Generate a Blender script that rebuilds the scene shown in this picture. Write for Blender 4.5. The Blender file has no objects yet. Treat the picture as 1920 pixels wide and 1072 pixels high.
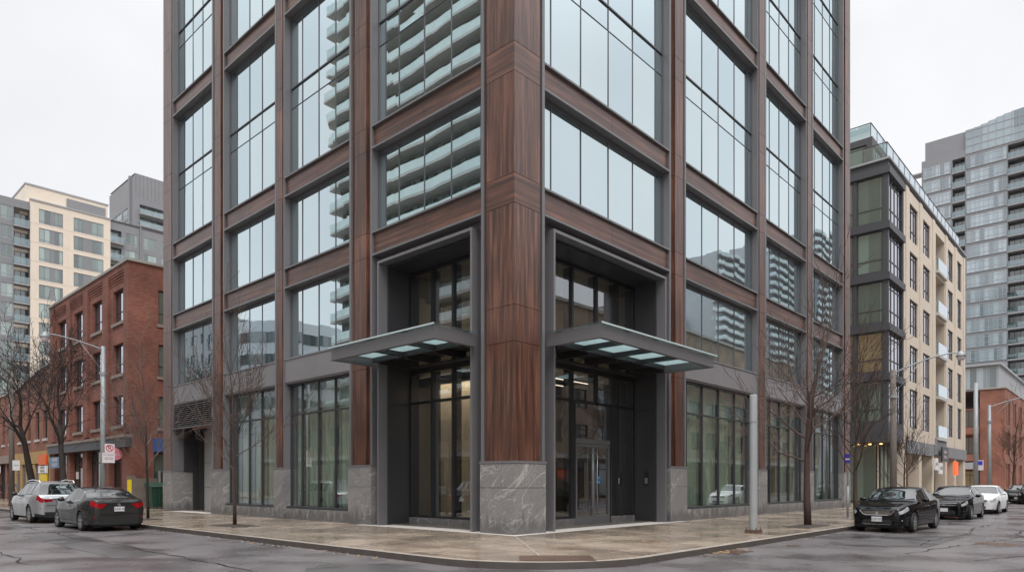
import bpy, bmesh, math, random
from math import radians as R, sin, cos, pi, sqrt
from mathutils import Vector, Matrix, noise
random.seed(11)
S = bpy.context.scene
COL = S.collection

# ------------------------------------------------------------------ camera
cam = bpy.data.cameras.new("camera")
cam.sensor_width = 36.0
cam.lens = 1281.0 / 1920.0 * 36.0
cam.shift_y = 368.0 / 1920.0
cam.clip_end = 3000
CAM = bpy.data.objects.new("camera", cam)
COL.objects.link(CAM)
CAM.location = (-14.388, -13.162, 1.5)
CAM.rotation_euler = (R(90), 0, -math.atan2(0.7355, 0.6777))
S.camera = CAM

# ------------------------------------------------------------------ overcast sky
SUN_EL, SUN_AZ = R(52), R(215)      # azimuth measured clockwise from +Y
W = bpy.data.worlds.new("World")
S.world = W
W.use_nodes = True
nt = W.node_tree
nt.nodes.clear()
wo = nt.nodes.new("ShaderNodeOutputWorld")
bg = nt.nodes.new("ShaderNodeBackground")
bg.inputs[1].default_value = 0.1
sky = nt.nodes.new("ShaderNodeTexSky")
sky.sky_type = 'NISHITA'
sky.sun_disc = False
sky.sun_elevation = SUN_EL
sky.sun_rotation = SUN_AZ
tc = nt.nodes.new("ShaderNodeTexCoord")
cn = nt.nodes.new("ShaderNodeTexNoise")
cn.inputs["Scale"].default_value = 2.2
cn.inputs["Detail"].default_value = 5
cr = nt.nodes.new("ShaderNodeValToRGB")
cr.color_ramp.elements[0].position = 0.3
cr.color_ramp.elements[0].color = (0.80, 0.815, 0.84, 1)
cr.color_ramp.elements[1].position = 0.62
cr.color_ramp.elements[1].color = (0.99, 0.99, 1.0, 1)
mul = nt.nodes.new("ShaderNodeMix")
mul.data_type = 'RGBA'
mul.blend_type = 'MULTIPLY'
mul.inputs[0].default_value = 1
mul.inputs[7].default_value = (7.45, 7.45, 7.5, 1)
mx = nt.nodes.new("ShaderNodeMix")
mx.data_type = 'RGBA'
mx.inputs[0].default_value = 0.95
L = nt.links.new
L(tc.outputs["Generated"], cn.inputs["Vector"])
L(cn.outputs["Fac"], cr.inputs[0])
L(cr.outputs[0], mul.inputs[6])
L(sky.outputs[0], mx.inputs[6])
L(mul.outputs[2], mx.inputs[7])
zs = nt.nodes.new("ShaderNodeSeparateXYZ")
zr = nt.nodes.new("ShaderNodeMapRange")
zr.interpolation_type = 'SMOOTHSTEP'
for _i, _v in ((1, 0.5), (2, 1.0), (3, 1.0), (4, 4.2)):
    zr.inputs[_i].default_value = _v
zm = nt.nodes.new("ShaderNodeVectorMath")
zm.operation = 'SCALE'
L(tc.outputs["Generated"], zs.inputs[0])
L(zs.outputs[2], zr.inputs[0])
L(mx.outputs[2], zm.inputs[0])
L(zr.outputs[0], zm.inputs["Scale"])
L(zm.outputs[0], bg.inputs[0])
L(bg.outputs[0], wo.inputs[0])
sl = bpy.data.lights.new("sun", 'SUN')
sl.energy = 1.0
sl.angle = R(25)
sl.color = (1.0, 0.97, 0.93)
so = bpy.data.objects.new("sun", sl)
COL.objects.link(so)
sd = Vector((sin(SUN_AZ) * cos(SUN_EL), cos(SUN_AZ) * cos(SUN_EL), sin(SUN_EL)))
so.rotation_euler = sd.to_track_quat('Z', 'Y').to_euler()
S.view_settings.view_transform = 'Standard'
S.view_settings.look = 'None'
S.view_settings.gamma = 1
S.view_settings.exposure = 0.44

# ------------------------------------------------------------------ materials
def newmat(name):
    m = bpy.data.materials.new(name)
    m.use_nodes = True
    t = m.node_tree
    b = t.nodes["Principled BSDF"]
    return m, t, b

def M(name, col, rough=0.6, metal=0.0, var=0.12, scale=2.0, spec=0.5, bump=0.0, bscale=40, coat=0, rvar=0.0, stretch=(1, 1, 1)):
    m, t, b = newmat(name)
    b.inputs["Roughness"].default_value = rough
    b.inputs["Metallic"].default_value = metal
    b.inputs["Specular IOR Level"].default_value = spec
    b.inputs["Coat Weight"].default_value = coat
    b.inputs["Coat Roughness"].default_value = 0.06
    c = (*col, 1)
    b.inputs["Base Color"].default_value = c
    if var or bump or rvar:
        tx = t.nodes.new("ShaderNodeTexCoord")
        mp = t.nodes.new("ShaderNodeMapping")
        mp.inputs["Scale"].default_value = stretch
        t.links.new(tx.outputs["Object"], mp.inputs[0])
    if var or rvar:
        n = t.nodes.new("ShaderNodeTexNoise")
        n.inputs["Scale"].default_value = scale
        n.inputs["Detail"].default_value = 6
        n.inputs["Roughness"].default_value = 0.65
        t.links.new(mp.outputs[0], n.inputs[0])
    if var:
        mr = t.nodes.new("ShaderNodeMapRange")
        mr.inputs[1].default_value = 0.25
        mr.inputs[2].default_value = 0.75
        mr.inputs[3].default_value = 1 - var
        mr.inputs[4].default_value = 1 + var
        t.links.new(n.outputs["Fac"], mr.inputs[0])
        k = t.nodes.new("ShaderNodeMix")
        k.data_type = 'RGBA'
        k.blend_type = 'MULTIPLY'
        k.inputs[0].default_value = 1
        k.inputs[6].default_value = c
        t.links.new(mr.outputs[0], k.inputs[7])
        t.links.new(k.outputs[2], b.inputs["Base Color"])
    if rvar:
        mr2 = t.nodes.new("ShaderNodeMapRange")
        mr2.inputs[1].default_value = 0.3
        mr2.inputs[2].default_value = 0.7
        mr2.inputs[3].default_value = max(0.03, rough - rvar)
        mr2.inputs[4].default_value = rough + rvar
        t.links.new(n.outputs["Fac"], mr2.inputs[0])
        t.links.new(mr2.outputs[0], b.inputs["Roughness"])
    if bump:
        n2 = t.nodes.new("ShaderNodeTexNoise")
        n2.inputs["Scale"].default_value = bscale
        n2.inputs["Detail"].default_value = 4
        t.links.new(mp.outputs[0], n2.inputs[0])
        bp = t.nodes.new("ShaderNodeBump")
        bp.inputs["Strength"].default_value = bump
        bp.inputs["Distance"].default_value = 0.02
        t.links.new(n2.outputs["Fac"], bp.inputs["Height"])
        t.links.new(bp.outputs[0], b.inputs["Normal"])
    return m

def axis_vec(t, fx, fz):
    """vector ((x+y)*fx, 0, z*fz) from object coordinates"""
    tx = t.nodes.new("ShaderNodeTexCoord")
    sp = t.nodes.new("ShaderNodeSeparateXYZ")
    ad = t.nodes.new("ShaderNodeMath")
    a = t.nodes.new("ShaderNodeMath")
    a.operation = 'MULTIPLY'
    a.inputs[1].default_value = fx
    c = t.nodes.new("ShaderNodeMath")
    c.operation = 'MULTIPLY'
    c.inputs[1].default_value = fz
    cb = t.nodes.new("ShaderNodeCombineXYZ")
    t.links.new(tx.outputs["Object"], sp.inputs[0])
    t.links.new(sp.outputs[0], ad.inputs[0])
    t.links.new(sp.outputs[1], ad.inputs[1])
    t.links.new(ad.outputs[0], a.inputs[0])
    t.links.new(sp.outputs[2], c.inputs[0])
    t.links.new(a.outputs[0], cb.inputs[0])
    t.links.new(c.outputs[0], cb.inputs[1])
    return cb.outputs[0]

def wood(name, fx, fz):
    m, t, b = newmat(name)
    v = axis_vec(t, fx, fz)
    n = t.nodes.new("ShaderNodeTexNoise")
    n.inputs["Scale"].default_value = 1
    n.inputs["Detail"].default_value = 7
    n.inputs["Roughness"].default_value = 0.7
    n.inputs["Distortion"].default_value = 0.12
    t.links.new(v, n.inputs[0])
    r = t.nodes.new("ShaderNodeValToRGB")
    e = r.color_ramp.elements
    e[0].position = 0.37
    e[0].color = (0.030, 0.012, 0.008, 1)
    e[1].position = 0.66
    e[1].color = (0.185, 0.080, 0.048, 1)
    x = e.new(0.5)
    x.color = (0.082, 0.031, 0.019, 1)
    t.links.new(n.outputs["Fac"], r.inputs[0])
    tx = t.nodes.new("ShaderNodeTexCoord")
    n2 = t.nodes.new("ShaderNodeTexNoise")
    n2.inputs["Scale"].default_value = 0.55
    n2.inputs["Detail"].default_value = 3
    t.links.new(tx.outputs["Object"], n2.inputs[0])
    mr = t.nodes.new("ShaderNodeMapRange")
    for i_, v_ in ((1, .3), (2, .7), (3, .78), (4, 1.25)):
        mr.inputs[i_].default_value = v_
    ge = t.nodes.new("ShaderNodeNewGeometry")
    mi = t.nodes.new("ShaderNodeMapRange")
    mi.inputs[3].default_value = 0.82
    mi.inputs[4].default_value = 1.2
    t.links.new(ge.outputs["Random Per Island"], mi.inputs[0])
    mu = t.nodes.new("ShaderNodeMath")
    mu.operation = 'MULTIPLY'
    t.links.new(n2.outputs["Fac"], mr.inputs[0])
    k = t.nodes.new("ShaderNodeMix")
    k.data_type = 'RGBA'
    k.blend_type = 'MULTIPLY'
    k.inputs[0].default_value = 1
    t.links.new(r.outputs[0], k.inputs[6])
    t.links.new(mr.outputs[0], mu.inputs[0])
    t.links.new(mi.outputs[0], mu.inputs[1])
    t.links.new(mu.outputs[0], k.inputs[7])
    t.links.new(k.outputs[2], b.inputs["Base Color"])
    b.inputs["Roughness"].default_value = 0.34
    b.inputs["Specular IOR Level"].default_value = 0.9
    return m

WOOD_V = wood("wood_vertical", 9.0, 0.35)
WOOD_H = wood("wood_horizontal", 0.30, 8.5)

def stone_mat():
    m, t, b = newmat("grey_stone")
    tx = t.nodes.new("ShaderNodeTexCoord")
    mp = t.nodes.new("ShaderNodeMapping")
    mp.inputs["Rotation"].default_value = (0.55, 0.55, 0.3)
    n0 = t.nodes.new("ShaderNodeTexNoise")
    n0.inputs["Scale"].default_value = 1.3
    n0.inputs["Detail"].default_value = 4
    wv = t.nodes.new("ShaderNodeTexNoise")
    wv.inputs["Scale"].default_value = 0.8
    wv.inputs["Detail"].default_value = 2.5
    wv.inputs["Roughness"].default_value = 0.5
    wv.inputs["Distortion"].default_value = 0.9
    n = t.nodes.new("ShaderNodeTexNoise")
    n.inputs["Scale"].default_value = 22
    n.inputs["Detail"].default_value = 8
    n.inputs["Roughness"].default_value = 0.75
    t.links.new(tx.outputs["Object"], mp.inputs[0])
    mps = t.nodes.new("ShaderNodeMapping")
    mps.inputs["Scale"].default_value = (0.45, 0.9, 2.0)
    t.links.new(mp.outputs[0], mps.inputs[0])
    t.links.new(mp.outputs[0], n.inputs[0])
    for q in (n0, wv):
        t.links.new(mps.outputs[0], q.inputs[0])
    r = t.nodes.new("ShaderNodeValToRGB")
    e = r.color_ramp.elements
    e[0].position = 0.30
    e[0].color = (0.175, 0.168, 0.167, 1)
    e[1].position = 0.70
    e[1].color = (0.27, 0.255, 0.25, 1)
    for ps_, c_ in ((0.485, (0.215, 0.206, 0.203, 1)), (0.5, (0.36, 0.345, 0.335, 1)), (0.512, (0.205, 0.198, 0.195, 1)), (0.60, (0.225, 0.215, 0.21, 1)), (0.608, (0.30, 0.29, 0.28, 1)), (0.616, (0.23, 0.22, 0.215, 1))):
        x = e.new(ps_)
        x.color = c_
    t.links.new(wv.outputs["Fac"], r.inputs[0])
    mr = t.nodes.new("ShaderNodeMapRange")
    mr.inputs[1].default_value = 0.3
    mr.inputs[2].default_value = 0.7
    mr.inputs[3].default_value = 0.6
    mr.inputs[4].default_value = 1.4
    t.links.new(n.outputs["Fac"], mr.inputs[0])
    k = t.nodes.new("ShaderNodeMix")
    k.data_type = 'RGBA'
    k.blend_type = 'MULTIPLY'
    k.inputs[0].default_value = 1
    t.links.new(r.outputs[0], k.inputs[6])
    t.links.new(mr.outputs[0], k.inputs[7])
    # damp tide-mark along the foot of the stone, ragged
    sp = t.nodes.new("ShaderNodeSeparateXYZ")
    t.links.new(tx.outputs["Object"], sp.inputs[0])
    n3 = t.nodes.new("ShaderNodeTexNoise")
    n3.inputs["Scale"].default_value = 4.5
    n3.inputs["Detail"].default_value = 3
    mp3 = t.nodes.new("ShaderNodeMapping")
    mp3.inputs["Scale"].default_value = (1, 1, 0.05)
    t.links.new(tx.outputs["Object"], mp3.inputs[0])
    t.links.new(mp3.outputs[0], n3.inputs[0])
    a = t.nodes.new("ShaderNodeMath")
    a.operation = 'MULTIPLY_ADD'
    a.inputs[1].default_value = -1.5
    a.inputs[2].default_value = 0.42
    t.links.new(n3.outputs["Fac"], a.inputs[0])
    s = t.nodes.new("ShaderNodeMath")
    s.operation = 'ADD'
    t.links.new(sp.outputs[2], s.inputs[0])
    t.links.new(a.outputs[0], s.inputs[1])
    d = t.nodes.new("ShaderNodeMapRange")
    d.inputs[1].default_value = -0.10
    d.inputs[2].default_value = 0.14
    d.inputs[3].default_value = 0.60
    d.inputs[4].default_value = 1.0
    t.links.new(s.outputs[0], d.inputs[0])
    k2 = t.nodes.new("ShaderNodeMix")
    k2.data_type = 'RGBA'
    k2.blend_type = 'MULTIPLY'
    k2.inputs[0].default_value = 1
    t.links.new(k.outputs[2], k2.inputs[6])
    t.links.new(d.outputs[0], k2.inputs[7])
    t.links.new(k2.outputs[2], b.inputs["Base Color"])
    b.inputs["Roughness"].default_value = 0.5
    return m
STONE = stone_mat()

def brick_mat(name, c1, c2, mortar, scale=1.0):
    m, t, b = newmat(name)
    v = axis_vec(t, 1, 1)
    br = t.nodes.new("ShaderNodeTexBrick")
    br.inputs["Scale"].default_value = scale
    br.inputs["Color1"].default_value = (*c1, 1)
    br.inputs["Color2"].default_value = (*c2, 1)
    br.inputs["Mortar"].default_value = (*mortar, 1)
    br.inputs["Mortar Size"].default_value = 0.009
    br.inputs["Brick Width"].default_value = 0.23
    br.inputs["Row Height"].default_value = 0.078
    t.links.new(v, br.inputs[0])
    tx = t.nodes.new("ShaderNodeTexCoord")
    n = t.nodes.new("ShaderNodeTexNoise")
    n.inputs["Scale"].default_value = 0.6
    n.inputs["Detail"].default_value = 8
    t.links.new(tx.outputs["Object"], n.inputs[0])
    mr = t.nodes.new("ShaderNodeMapRange")
    mr.inputs[1].default_value = 0.3
    mr.inputs[2].default_value = 0.7
    mr.inputs[3].default_value = 0.72
    mr.inputs[4].default_value = 1.25
    t.links.new(n.outputs["Fac"], mr.inputs[0])
    k = t.nodes.new("ShaderNodeMix")
    k.data_type = 'RGBA'
    k.blend_type = 'MULTIPLY'
    k.inputs[0].default_value = 1
    t.links.new(br.outputs[0], k.inputs[6])
    t.links.new(mr.outputs[0], k.inputs[7])
    t.links.new(k.outputs[2], b.inputs["Base Color"])
    b.inputs["Roughness"].default_value = 0.85
    return m
BRICK = brick_mat("red_brick", (0.265, 0.098, 0.070), (0.185, 0.060, 0.044), (0.18, 0.10, 0.075))
BRICK2 = brick_mat("orange_brick", (0.27, 0.105, 0.070), (0.21, 0.076, 0.050), (0.24, 0.14, 0.105))
BRICK3 = brick_mat("tan_brick", (0.26, 0.19, 0.14), (0.2, 0.15, 0.11), (0.25, 0.2, 0.16))

SPANDREL = M("grey_spandrel_metal", (0.185, 0.175, 0.182), 0.36, 0.0, 0.10, 0.5, 0.8)
METAL = M("dark_grey_metal", (0.115, 0.110, 0.115), 0.40, 0.0, 0.08, 0.8, 0.7)
METAL_L = M("grey_metal_edge", (0.145, 0.140, 0.146), 0.36, 0.0, 0.06, 1.2, 0.6)
METAL_D = M("charcoal_metal", (0.034, 0.033, 0.035), 0.45, 0.0, 0.06, 0.8)
METAL_S = M("shopfront_frame", (0.038, 0.040, 0.043), 0.4, 0, 0.05)
METAL_B = M("blue_grey_window_frame", (0.085, 0.088, 0.098), 0.4, 0, 0.05)
BLACK = M("black_frame", (0.016, 0.016, 0.018), 0.4, 0, 0.05)
BACKING = M("shadow_gap", (0.02, 0.018, 0.018), 0.8, 0, 0)

def mirror_glass(name, tint=(0.81, 0.94, 0.99), body=(0.03, 0.045, 0.048), base=0.66, wav=0.009):
    m, t, b = newmat(name)
    t.nodes.remove(b)
    out = t.nodes["Material Output"]
    g = t.nodes.new("ShaderNodeBsdfGlossy")
    g.inputs["Roughness"].default_value = 0.010
    ge = t.nodes.new("ShaderNodeNewGeometry")
    gm_ = t.nodes.new("ShaderNodeMix")
    gm_.data_type = 'RGBA'
    gm_.inputs[6].default_value = (tint[0] * .90, tint[1] * .915, tint[2] * .93, 1)
    gm_.inputs[7].default_value = (min(1, tint[0] * 1.05), min(1, tint[1] * 1.03), 1, 1)
    t.links.new(ge.outputs["Random Per Island"], gm_.inputs[0])
    t.links.new(gm_.outputs[2], g.inputs["Color"])
    d = t.nodes.new("ShaderNodeBsdfDiffuse")
    d.inputs["Color"].default_value = (*body, 1)
    mixs = t.nodes.new("ShaderNodeMixShader")
    lw = t.nodes.new("ShaderNodeLayerWeight")
    lw.inputs[0].default_value = 0.25
    mr = t.nodes.new("ShaderNodeMapRange")
    mr.inputs[3].default_value = base
    mr.inputs[4].default_value = 1.0
    t.links.new(lw.outputs["Facing"], mr.inputs[0])
    t.links.new(mr.outputs[0], mixs.inputs[0])
    tx = t.nodes.new("ShaderNodeTexCoord")
    n = t.nodes.new("ShaderNodeTexNoise")
    n.inputs["Scale"].default_value = 0.9
    n.inputs["Detail"].default_value = 1.0
    bp = t.nodes.new("ShaderNodeBump")
    bp.inputs["Strength"].default_value = wav
    bp.inputs["Distance"].default_value = 0.1
    t.links.new(tx.outputs["Object"], n.inputs[0])
    t.links.new(n.outputs["Fac"], bp.inputs["Height"])
    t.links.new(bp.outputs[0], g.inputs["Normal"])
    t.links.new(d.outputs[0], mixs.inputs[1])
    t.links.new(g.outputs[0], mixs.inputs[2])
    t.links.new(mixs.outputs[0], out.inputs[0])
    return m
GLASS_UP = mirror_glass("coated_window_glass")
GLASS_BR = mirror_glass("old_window_glass", (0.84, 0.85, 0.87), (0.02, 0.022, 0.022), 0.45, 0.10)

def clear_glass(name, tint=(0.62, 0.72, 0.66), refl=0.08, blend=0.35, gcol=(0.9, 0.95, 1.0)):
    m, t, b = newmat(name)
    t.nodes.remove(b)
    out = t.nodes["Material Output"]
    g = t.nodes.new("ShaderNodeBsdfGlossy")
    g.inputs["Roughness"].default_value = 0.01
    g.inputs["Color"].default_value = (*gcol, 1)
    tr = t.nodes.new("ShaderNodeBsdfTransparent")
    tr.inputs["Color"].default_value = (*tint, 1)
    mixs = t.nodes.new("ShaderNodeMixShader")
    lw = t.nodes.new("ShaderNodeLayerWeight")
    lw.inputs[0].default_value = blend
    mr = t.nodes.new("ShaderNodeMapRange")
    mr.inputs[3].default_value = refl
    mr.inputs[4].default_value = 0.95
    t.links.new(lw.outputs["Facing"], mr.inputs[0])
    t.links.new(mr.outputs[0], mixs.inputs[0])
    t.links.new(tr.outputs[0], mixs.inputs[1])
    t.links.new(g.outputs[0], mixs.inputs[2])
    t.links.new(mixs.outputs[0], out.inputs[0])
    return m
GLASS_ST = clear_glass("storefront_glass", (0.80, 0.90, 0.83), 0.08, 0.28)
GLASS_LB = clear_glass("lobby_glass", (0.80, 0.77, 0.70), 0.10, 0.30)
GLASS_RAIL = clear_glass("balustrade_glass", (0.70, 0.80, 0.80), 0.15, 0.4)

GLASS_ROOF = clear_glass("canopy_roof_glass", (0.88, 0.94, 0.94), 0.06, 0.3)

def frosted():
    m, t, b = newmat("frosted_canopy_glass")
    t.nodes.remove(b)
    out = t.nodes["Material Output"]
    a = t.nodes.new("ShaderNodeBsdfTranslucent")
    a.inputs[0].default_value = (0.74, 0.81, 0.81, 1)
    c = t.nodes.new("ShaderNodeBsdfTransparent")
    c.inputs[0].default_value = (0.74, 0.81, 0.81, 1)
    x = t.nodes.new("ShaderNodeMixShader")
    x.inputs[0].default_value = 0.55
    t.links.new(a.outputs[0], x.inputs[1])
    t.links.new(c.outputs[0], x.inputs[2])
    t.links.new(x.outputs[0], out.inputs[0])
    return m
FROST = frosted()

def condo_glass(name, c1, c2, rough=0.08, spec=0.9, scale=0.35):
    """window glass over blinds and dark rooms: tone changes from window to window"""
    m, t, b = newmat(name)
    oi = t.nodes.new("ShaderNodeObjectInfo")
    tx = t.nodes.new("ShaderNodeTexCoord")
    vo = t.nodes.new("ShaderNodeTexWhiteNoise")
    vo.noise_dimensions = '3D'
    sn = t.nodes.new("ShaderNodeVectorMath")
    sn.operation = 'SNAP'
    sn.inputs[1].default_value = (0.76, 5.0, 5.0)
    ad = t.nodes.new("ShaderNodeVectorMath")
    t.links.new(tx.outputs["Object"], sn.inputs[0])
    t.links.new(sn.outputs[0], ad.inputs[0])
    mm = t.nodes.new("ShaderNodeMath")
    mm.operation = 'MULTIPLY'
    mm.inputs[1].default_value = 37.0
    t.links.new(oi.outputs["Random"], mm.inputs[0])
    t.links.new(mm.outputs[0], ad.inputs[1])
    t.links.new(ad.outputs[0], vo.inputs[0])
    r = t.nodes.new("ShaderNodeValToRGB")
    r.color_ramp.elements[0].position = 0.1
    r.color_ramp.elements[0].color = (*c1, 1)
    r.color_ramp.elements[1].position = 0.85
    r.color_ramp.elements[1].color = (*c2, 1)
    t.links.new(vo.outputs["Value"], r.inputs[0])
    t.links.new(r.outputs[0], b.inputs["Base Color"])
    b.inputs["Roughness"].default_value = rough
    b.inputs["Specular IOR Level"].default_value = spec
    b.inputs["IOR"].default_value = 1.9
    return m
CG_TEAL = condo_glass("teal_window_glass", (0.04, 0.07, 0.07), (0.30, 0.40, 0.38))
CG_GREY = condo_glass("grey_window_glass", (0.03, 0.035, 0.04), (0.10, 0.12, 0.13))
CG_BLUE = condo_glass("pale_blue_window_glass", (0.11, 0.155, 0.18), (0.32, 0.40, 0.45))
CG_DARK = condo_glass("dark_window_glass", (0.010, 0.012, 0.013), (0.05, 0.055, 0.055))
CG_GREEN = condo_glass("green_window_glass", (0.035, 0.06, 0.05), (0.14, 0.21, 0.175))
CG_WARM = M("lit_room_glass", (0.13, 0.10, 0.06), 0.1, 0, 0.6, 0.9)
_b = CG_WARM.node_tree.nodes["Principled BSDF"]
_b.inputs["Emission Color"].default_value = (1, 0.72, 0.35, 1)
_b.inputs["Emission Strength"].default_value = 0.05

CREAM = M("cream_panel", (0.70, 0.615, 0.52), 0.8, 0, 0.06, 0.3)
BEIGE = M("beige_precast", (0.60, 0.52, 0.43), 0.8, 0, 0.07, 0.4)
GREYP = M("grey_panel", (0.215, 0.22, 0.235), 0.6, 0, 0.07, 0.4)
GREYD = M("dark_grey_panel", (0.062, 0.063, 0.072), 0.5, 0, 0.07, 0.6)
GREYL = M("light_grey_panel", (0.32, 0.33, 0.35), 0.6, 0, 0.06, 0.4)
CONC = M("concrete", (0.33, 0.32, 0.30), 0.85, 0, 0.15, 1.5)
CONC_W = M("pale_concrete", (0.5, 0.49, 0.47), 0.8, 0, 0.1, 1)
TRIMSTONE = M("sill_stone", (0.27, 0.22, 0.19), 0.8, 0, 0.12, 2)
DARKROOM = M("dark_interior", (0.012, 0.012, 0.012), 0.8, 0, 0)
WHITE = M("white_paint", (0.78, 0.78, 0.78), 0.5, 0, 0.04)
PLASTER = M("interior_plaster", (0.58, 0.52, 0.42), 0.9, 0, 0.05)
CEIL = M("interior_ceiling", (0.42, 0.38, 0.30), 0.9, 0, 0.05)
IFLOOR = M("interior_floor", (0.14, 0.12, 0.10), 0.25, 0, 0.1)
CURTAIN = M("pale_green_curtain", (0.34, 0.365, 0.325), 0.9, 0, 0.30, 0.8, stretch=(2.5, 2.5, 0.35))
STEEL = M("brushed_steel", (0.55, 0.55, 0.55), 0.3, 1.0, 0.05)
GALV = M("galvanised_steel", (0.32, 0.33, 0.34), 0.55, 0.3, 0.15, 3)
POLE_C = M("pale_painted_pole", (0.28, 0.295, 0.295), 0.6, 0, 0.1, 2)
WOODPOLE = M("weathered_wood_pole", (0.17, 0.145, 0.13), 0.9, 0, 0.25, 6, stretch=(4, 4, 0.4))
BARK_D = M("dark_wet_bark", (0.030, 0.022, 0.019), 0.8, 0, 0.3, 14, bump=0.4, bscale=60, stretch=(1, 1, 0.3))
BARK_R = M("red_brown_bark", (0.060, 0.036, 0.028), 0.8, 0, 0.35, 14, bump=0.4, bscale=60, stretch=(1, 1, 0.3))
BARK_M = M("brown_twig_bark", (0.095, 0.063, 0.052), 0.8, 0, 0.35, 10)
BARK_L = M("pale_twig_bark", (0.15, 0.11, 0.095), 0.85, 0, 0.3, 10)
YELLOW = M("yellow_paint", (0.75, 0.55, 0.02), 0.5, 0, 0.08)
GREENBIN = M("green_bin_plastic", (0.02, 0.06, 0.04), 0.45, 0, 0.1)
OCHRE = M("ochre_render", (0.42, 0.27, 0.11), 0.8, 0, 0.2, 1)
RED = M("red_sign_paint", (0.55, 0.03, 0.02), 0.5, 0, 0.05)
ORANGE = M("orange_sign_paint", (0.75, 0.12, 0.02), 0.5, 0, 0.05)
PINK = M("pink_sign_paint", (0.72, 0.25, 0.30), 0.5, 0, 0.05)
BLUE = M("blue_sign_paint", (0.03, 0.10, 0.33), 0.5, 0, 0.05)
BLUEGREY = M("faded_blue_sign", (0.12, 0.21, 0.32), 0.5, 0, 0.1)
PURPLE = M("purple_sign_paint", (0.05, 0.05, 0.45), 0.5, 0, 0.05)
SIGNWHITE = M("sign_white", (0.70, 0.63, 0.65), 0.5, 0, 0.04)
INK = M("black_ink", (0.02, 0.02, 0.02), 0.6, 0, 0)
IRON = M("rusty_cast_iron", (0.105, 0.065, 0.045), 0.6, 0, 0.3, 8)
LEAF = M("fallen_leaf", (0.32, 0.19, 0.09), 0.8, 0, 0.3, 9)
SLUSH = M("gutter_slush", (0.34, 0.32, 0.30), 0.5, 0, 0.2, 20)

def emit(name, col, st):
    m, t, b = newmat(name)
    b.inputs["Base Color"].default_value = (*col, 1)
    b.inputs["Emission Color"].default_value = (*col, 1)
    b.inputs["Emission Strength"].default_value = st
    return m
LAMP_W = emit("ceiling_and_fill_glow", (1.0, 0.93, 0.8), 1.6)
LAMP_O = emit("warm_lamp_glow", (1.0, 0.55, 0.2), 3.0)

# ---- road and pavement
def wet(name, c_dry, c_wet, scale, r_dry, r_wet, slabs=None, fine=90, bump=0.25, p0=0.42, p1=0.6):
    m, t, b = newmat(name)
    tx = t.nodes.new("ShaderNodeTexCoord")
    n = t.nodes.new("ShaderNodeTexNoise")
    n.inputs["Scale"].default_value = scale
    n.inputs["Detail"].default_value = 3
    n.inputs["Roughness"].default_value = 0.5
    n.inputs["Distortion"].default_value = 0.15
    t.links.new(tx.outputs["Object"], n.inputs[0])
    f = t.nodes.new("ShaderNodeTexNoise")
    f.inputs["Scale"].default_value = fine
    f.inputs["Detail"].default_value = 3
    t.links.new(tx.outputs["Object"], f.inputs[0])
    r = t.nodes.new("ShaderNodeMapRange")
    r.inputs[1].default_value = p0
    r.inputs[2].default_value = p1
    t.links.new(n.outputs["Fac"], r.inputs[0])
    fac = r.outputs[0]
    if slabs:
        br = t.nodes.new("ShaderNodeTexBrick")
        br.offset = 0
        br.inputs["Scale"].default_value = 1
        br.inputs["Brick Width"].default_value = slabs
        br.inputs["Row Height"].default_value = slabs
        br.inputs["Mortar Size"].default_value = 0.028
        br.inputs["Color1"].default_value = (0.80, 0.80, 0.80, 1)
        br.inputs["Color2"].default_value = (1.12, 1.12, 1.12, 1)
        br.inputs["Mortar"].default_value = (1.38, 1.38, 1.36, 1)
        t.links.new(tx.outputs["Object"], br.inputs[0])
    mc = t.nodes.new("ShaderNodeMix")
    mc.data_type = 'RGBA'
    mc.inputs[6].default_value = (*c_dry, 1)
    mc.inputs[7].default_value = (*c_wet, 1)
    t.links.new(fac, mc.inputs[0])
    col = mc.outputs[2]
    ff = t.nodes.new("ShaderNodeMapRange")
    ff.inputs[1].default_value = 0.3
    ff.inputs[2].default_value = 0.7
    ff.inputs[3].default_value = 0.7
    ff.inputs[4].default_value = 1.3
    t.links.new(f.outputs["Fac"], ff.inputs[0])
    for src in ([br.outputs[0]] if slabs else []) + [ff.outputs[0]]:
        k = t.nodes.new("ShaderNodeMix")
        k.data_type = 'RGBA'
        k.blend_type = 'MULTIPLY'
        k.inputs[0].default_value = 1
        t.links.new(col, k.inputs[6])
        t.links.new(src, k.inputs[7])
        col = k.outputs[2]
    t.links.new(col, b.inputs["Base Color"])
    rr = t.nodes.new("ShaderNodeMapRange")
    rr.inputs[3].default_value = r_dry
    rr.inputs[4].default_value = r_wet
    t.links.new(fac, rr.inputs[0])
    t.links.new(rr.outputs[0], b.inputs["Roughness"])
    bp = t.nodes.new("ShaderNodeBump")
    bp.inputs["Strength"].default_value = bump
    bp.inputs["Distance"].default_value = 0.008
    t.links.new(f.outputs["Fac"], bp.inputs["Height"])
    t.links.new(bp.outputs[0], b.inputs["Normal"])
    return m
ASPHALT = wet("wet_asphalt", (0.150, 0.137, 0.138), (0.080, 0.072, 0.073), 0.5, 0.36, 0.15, fine=45, bump=0.40, p0=0.42, p1=0.68)
ASPHALT_D = wet("dark_asphalt_patch", (0.085, 0.079, 0.079), (0.052, 0.048, 0.048), 0.8, 0.5, 0.3, fine=45, bump=0.5)
PAVING = wet("wet_concrete_paving", (0.325, 0.262, 0.205), (0.20, 0.156, 0.118), 0.6, 0.34, 0.10, slabs=1.6, fine=70, bump=0.06, p0=0.32, p1=0.70)
DRYPAVE = M("dry_concrete_paving", (0.50, 0.46, 0.43), 0.85, 0, 0.1, 2)
KERB = M("kerb_concrete", (0.070, 0.060, 0.053), 0.6, 0, 0.25, 3)
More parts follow.
